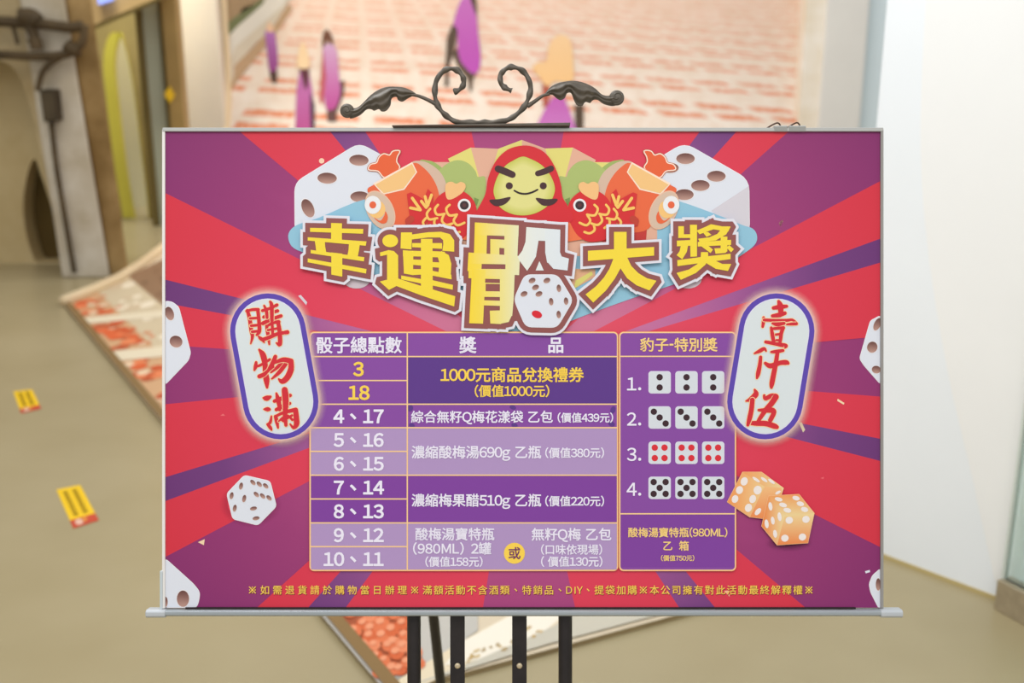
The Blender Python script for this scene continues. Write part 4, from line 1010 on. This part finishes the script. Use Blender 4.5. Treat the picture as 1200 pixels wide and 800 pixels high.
for r, yc in enumerate((447.7, 488.8, 530, 571)):
    for xc in (772.6, 804, 835.2):
        k = Ink(); k.convex(rrect(xc-13.1, yc-13.1, xc+13.1, yc+13.1, 3.6), (226, 222, 240), LB+1.5); k.convex(rrect(xc-12.4, yc-12.4, xc+12.4, yc+12.4, 3.2), (214, 221, 230), LB+2)
        for dx, dy in pipset[r]: k.convex(ell(xc+dx, yc+dy, 3.75, 3.75, 0, 18), RDP if r == 2 else DKP, LB+3)
        k.build('printed_die_face', tb2)

# --- footer
k = Ink(); FY = 690.8
f1 = '※如需退貨請於購物當日辦理※'
for sh, c, lay in ((.9, (120, 40, 50), 3.2), (0, (250, 208, 92), 7)):
    for i, ch in enumerate(f1): put(k, ch, 296+i*14.62+sh*.6, FY+sh, 11.4, c, lay, .003 if ch == '※' else .009)
    x = 501
    for ch in '滿額活動不含酒類、特銷品、DIY、提袋加購※本公司擁有對此活動最終解釋權※':
        w = {'D': 7, 'I': 5.4, 'Y': 7.6}.get(ch, 12.93)
        put(k, ch, x+(0 if ch not in 'DIY' else -2.2)+sh*.6, FY+sh, 11.6, c, lay, .003 if ch == '※' else .009); x += w
k.build('footer_lettering', poster)

# ------------------------------------------------------------------ easel
easel = empty('easel', pc_, None, ROT)
tag(easel, 'black metal display easel with scrolled leaf finial, carrying the prize poster', 'easel')
m_iron = mat('black_painted_iron', (44, 38, 38), .42, .3, .5, .2, 40)
m_leaf = mat('dark_bronze_iron', (96, 88, 78), .5, .2, .5, .15, 60, None, .08)
ZB = -.0165
# local y of the floor under the front legs
up_l = Rm @ Vector((0, 1, 0)); zl = Rm @ Vector((0, 0, 1))
yfloor = -(pc_.z + (zl*ZB).z)/up_l.z
for xa_, xb_ in ((482.2, 483.6), (663, 663.4)):
    mb = MB(); a = L3(xa_, 156, ZB-.004); b = L3(xb_, 800, ZB-.004); d = (b-a).normalized(); foot = a + d*((yfloor+.004-a.y)/d.y)
    mb.tube([a, a.lerp(foot, .5), foot], .0088, 18); mb.build('front_leg', m_iron, easel, True)
m_screw = mat('pale_brass_screw', (206, 190, 160), .35, .5, .5)
for xa_, xb_ in ((535.2, 535.8), (608.6, 608.8)):
    mb = MB(); w = 8.6
    mb.prism([L3(xa_-w, 160, ZB+.0035), L3(xa_+w, 160, ZB+.0035), L3(xb_+w, 905, ZB+.0035), L3(xb_-w, 905, ZB+.0035)], (0, 0, .005)); bar = mb.build('flat_bar', m_iron, easel, bevel=.0008)
    mb = MB(); c = L3(xb_, 782, ZB+.0084); mb.tube([c, c+Vector((0, 0, .0012)), c+Vector((0, 0, .002))], [.0038, .0036, .0022], 16); mb.build('screw', m_screw, bar, True)
inv = (Matrix.Translation(pc_) @ Rm.to_4x4()).inverted()
top_w = at(452, 190, 1.62); foot_w = floor_at(530, 930)
mb = MB(); a, b = inv @ top_w, inv @ foot_w
mb.tube([a, a.lerp(b, .5), b], .0094, 16); mb.build('rear_leg', m_iron, easel, True)
mb = MB(); mb.prism([L3(440, 190, ZB-.016), L3(675, 190, ZB-.016), L3(675, 180, ZB-.016), L3(440, 180, ZB-.016)], (0, 0, .006)); mb.build('cross_bar', m_iron, easel)
mb = MB(); mb.prism([L3(470, 905, ZB-.002), L3(676, 905, ZB-.002), L3(676, 890, ZB-.002), L3(470, 890, ZB-.002)], (0, 0, .005)); mb.build('cross_bar', m_iron, easel)
# finial plate (slightly tilted) and scroll
mb = MB(); mb.prism([L3(460.5, 150.0, -.014), L3(667.5, 149.4, -.014), L3(667.8, 145.6, -.014), L3(460.5, 148.6, -.014)], (0, 0, .026)); pl = mb.build('finial_plate', m_leaf, easel, bevel=.0008)
mb = MB(); mb.prism([L3(555, 190, ZB-.012), L3(567, 190, ZB-.012), L3(567, 150, ZB-.012), L3(555, 150, ZB-.012)], (0, 0, .006)); mb.build('finial_post', m_iron, easel)
to = sub(380, 60, 3.243)
def scroll(pts):
    p = catmull(to(pts), 8); n = len(p)
    path = [L3(x, y, .004) for x, y in p]
    rad = [.0033*(1 + .16*math.sin(i*.62)) for i in range(n)]; rad[0] *= .75
    mb = MB(); mb.tube(path, rad, 12, (.14, .45)); return mb
mb = scroll([(492, 158), (515, 148), (530, 128), (527, 100), (508, 77), (478, 69), (450, 82), (427, 115), (421, 160), (428, 200), (448, 232), (478, 258), (510, 272), (560, 273), (600, 274), (640, 272), (690, 266), (728, 245), (758, 215), (776, 180), (784, 140), (772, 100), (748, 74), (714, 63), (688, 72), (670, 95), (672, 125), (688, 142), (712, 153)])
mb.build('scroll', m_leaf, easel, True)
def leaf(U, Lw, knob, stem, mirror):
    def even(p, n):
        p = catmull(to(p), 6); d = [0]
        for a, b in zip(p, p[1:]): d.append(d[-1]+math.dist(a, b))
        out, j = [], 0
        for i in range(n):
            t = d[-1]*i/(n-1)
            while j < len(p)-2 and d[j+1] < t: j += 1
            f = (t-d[j])/max(d[j+1]-d[j], 1e-9); out.append((p[j][0]*(1-f)+p[j+1][0]*f, p[j][1]*(1-f)+p[j+1][1]*f))
        return out
    mb = MB(); n = 64; U = even(U, n); Lw = even(Lw, n); M = 20
    front, back = [], []
    for i in range(n):
        u, l = U[i], Lw[i]; wdt = math.hypot(u[0]-l[0], u[1]-l[1])*K
        for j in range(M+1):
            w = j/M; x, y = u[0]*(1-w)+l[0]*w, u[1]*(1-w)+l[1]*w
            h = min(.006, wdt*.35)*math.sin(math.pi*min(1, w*1.15+.02)) + min(.0012, wdt*.07)*math.cos(w*5*math.pi + .5)
            front.append(L3(x, y, .004+h)); back.append(L3(x, y, .004+h-.0016))
    N_ = len(front); fs = []
    for i in range(n-1):
        for j in range(M):
            a = i*(M+1)+j; q = (a, a+1, a+M+2, a+M+1); fs.append(q); fs.append(tuple(v+N_ for v in q[::-1]))
    rim = [j for j in range(M+1)] + [i*(M+1)+M for i in range(1, n)] + [(n-1)*(M+1)+j for j in range(M-1, -1, -1)] + [i*(M+1) for i in range(n-2, 0, -1)]
    for a, b in zip(rim, rim[1:]+rim[:1]): fs.append((a, b, b+N_, a+N_))
    mb.add(front+back, fs); o = mb.build('leaf', m_leaf, easel, True)
    # curled tip: a domed disc with a raised spiral
    kx, ky = to([knob[:2]])[0]; r = knob[2]/3.243
    mb = MB(); ctr = L3(kx, ky, .0035)
    mb.tube([ctr+Vector((0, 0, z)) for z in (-.002, 0, .0025, .0045, .0056, .006)], [r*K*f for f in (.8, 1, .97, .8, .5, .1)], 24)
    pth, rr = [], []
    for i in range(30):
        a = knob[3] + mirror*i*.27; q_ = r*(.9-.027*i); pth.append(L3(kx+q_*math.cos(a), ky+q_*math.sin(a), .0035+.006*(1-(q_/r)**2)**.5+.0002)); rr.append(r*K*.13)
    mb.tube(pth, rr, 8); mb.build('curled_tip', m_leaf, o, True)
    mb = MB(); st = [L3(x, y, .004) for x, y in catmull(to(stem), 6)]; mb.tube(st, [.0028-.0011*i/(len(st)-1) for i in range(len(st))], 10); mb.build('stem', m_leaf, o, True)
leaf([(349, 163), (328.6, 150.5), (303, 141), (272, 137.7), (241, 138.7), (215.7, 146), (190, 161), (169, 179), (149, 199), (131, 214.7), (113, 219), (98, 214)],
     [(347, 170), (339, 171), (318, 181), (298, 192.6), (281, 187), (275, 175), (257, 181), (252, 207), (236, 227.5), (218, 230), (208, 221), (190, 227.5), (180, 222), (162, 223), (139, 243), (113, 255), (98, 257)], (89, 229, 27, 1.2), [(432, 208), (400, 190), (360, 173), (330, 168)], 1)
leaf([(838, 163), (861, 138), (887, 125), (912, 119), (943, 115.6), (974, 120), (1005, 131), (1030, 146), (1051, 165), (1069, 172), (1090, 170), (1104, 162)],
     [(840, 168), (866, 167), (881.5, 179), (897, 187.5), (914, 179), (922.6, 161), (938, 161), (948, 186.4), (961, 207), (979, 209.5), (992, 194), (1010, 198), (1020, 187.5), (1038, 186.4), (1061, 202), (1090, 209.5), (1106, 208)], (1110, 180, 29, 2.1), [(772, 212), (800, 193), (830, 172), (856, 166)], -1)

# ------------------------------------------------------------------ binder clips on the top rail
m_wire = mat('dark_bronze_wire', (86, 62, 50), .35, .6, .5)
m_clip = mat('grey_clip_steel', (168, 170, 168), .4, .3, .5)
def clip(x0, x1, wx, label):
    root = empty('binder_clip', pc_, None, ROT); tag(root, label, 'clip', 'binder clips on the poster top rail')
    mb = MB(); y0, y1 = 147.8, 154.8
    mb.prism([L3(x0, y1, .0045), L3(x0, y0+1, .0062), L3(x0, y0, .004), L3(x0, y0, -.011), L3(x0, y0+1, -.0135), L3(x0, y1, -.0095)], ((x1-x0)*K, 0, 0)); mb.build('body', m_clip, root, bevel=.0005)
    mb = MB(); p = [L3(x, y, -.004-i*.0004) for i, (x, y) in enumerate(catmull(wx, 5))]; mb.tube(p, .001, 8); mb.build('wire_handle', m_wire, root, True)
clip(906.5, 921.5, [(899.5, 149.6), (905, 146), (912, 142.6), (915.5, 143.4), (918.5, 148)], 'grey binder clip on the poster top edge, nearer the headline')
clip(924, 943, [(922.5, 149.6), (928, 146), (935, 142.4), (938.5, 143.2), (941.5, 148)], 'grey binder clip on the poster top edge, nearer the white wall')
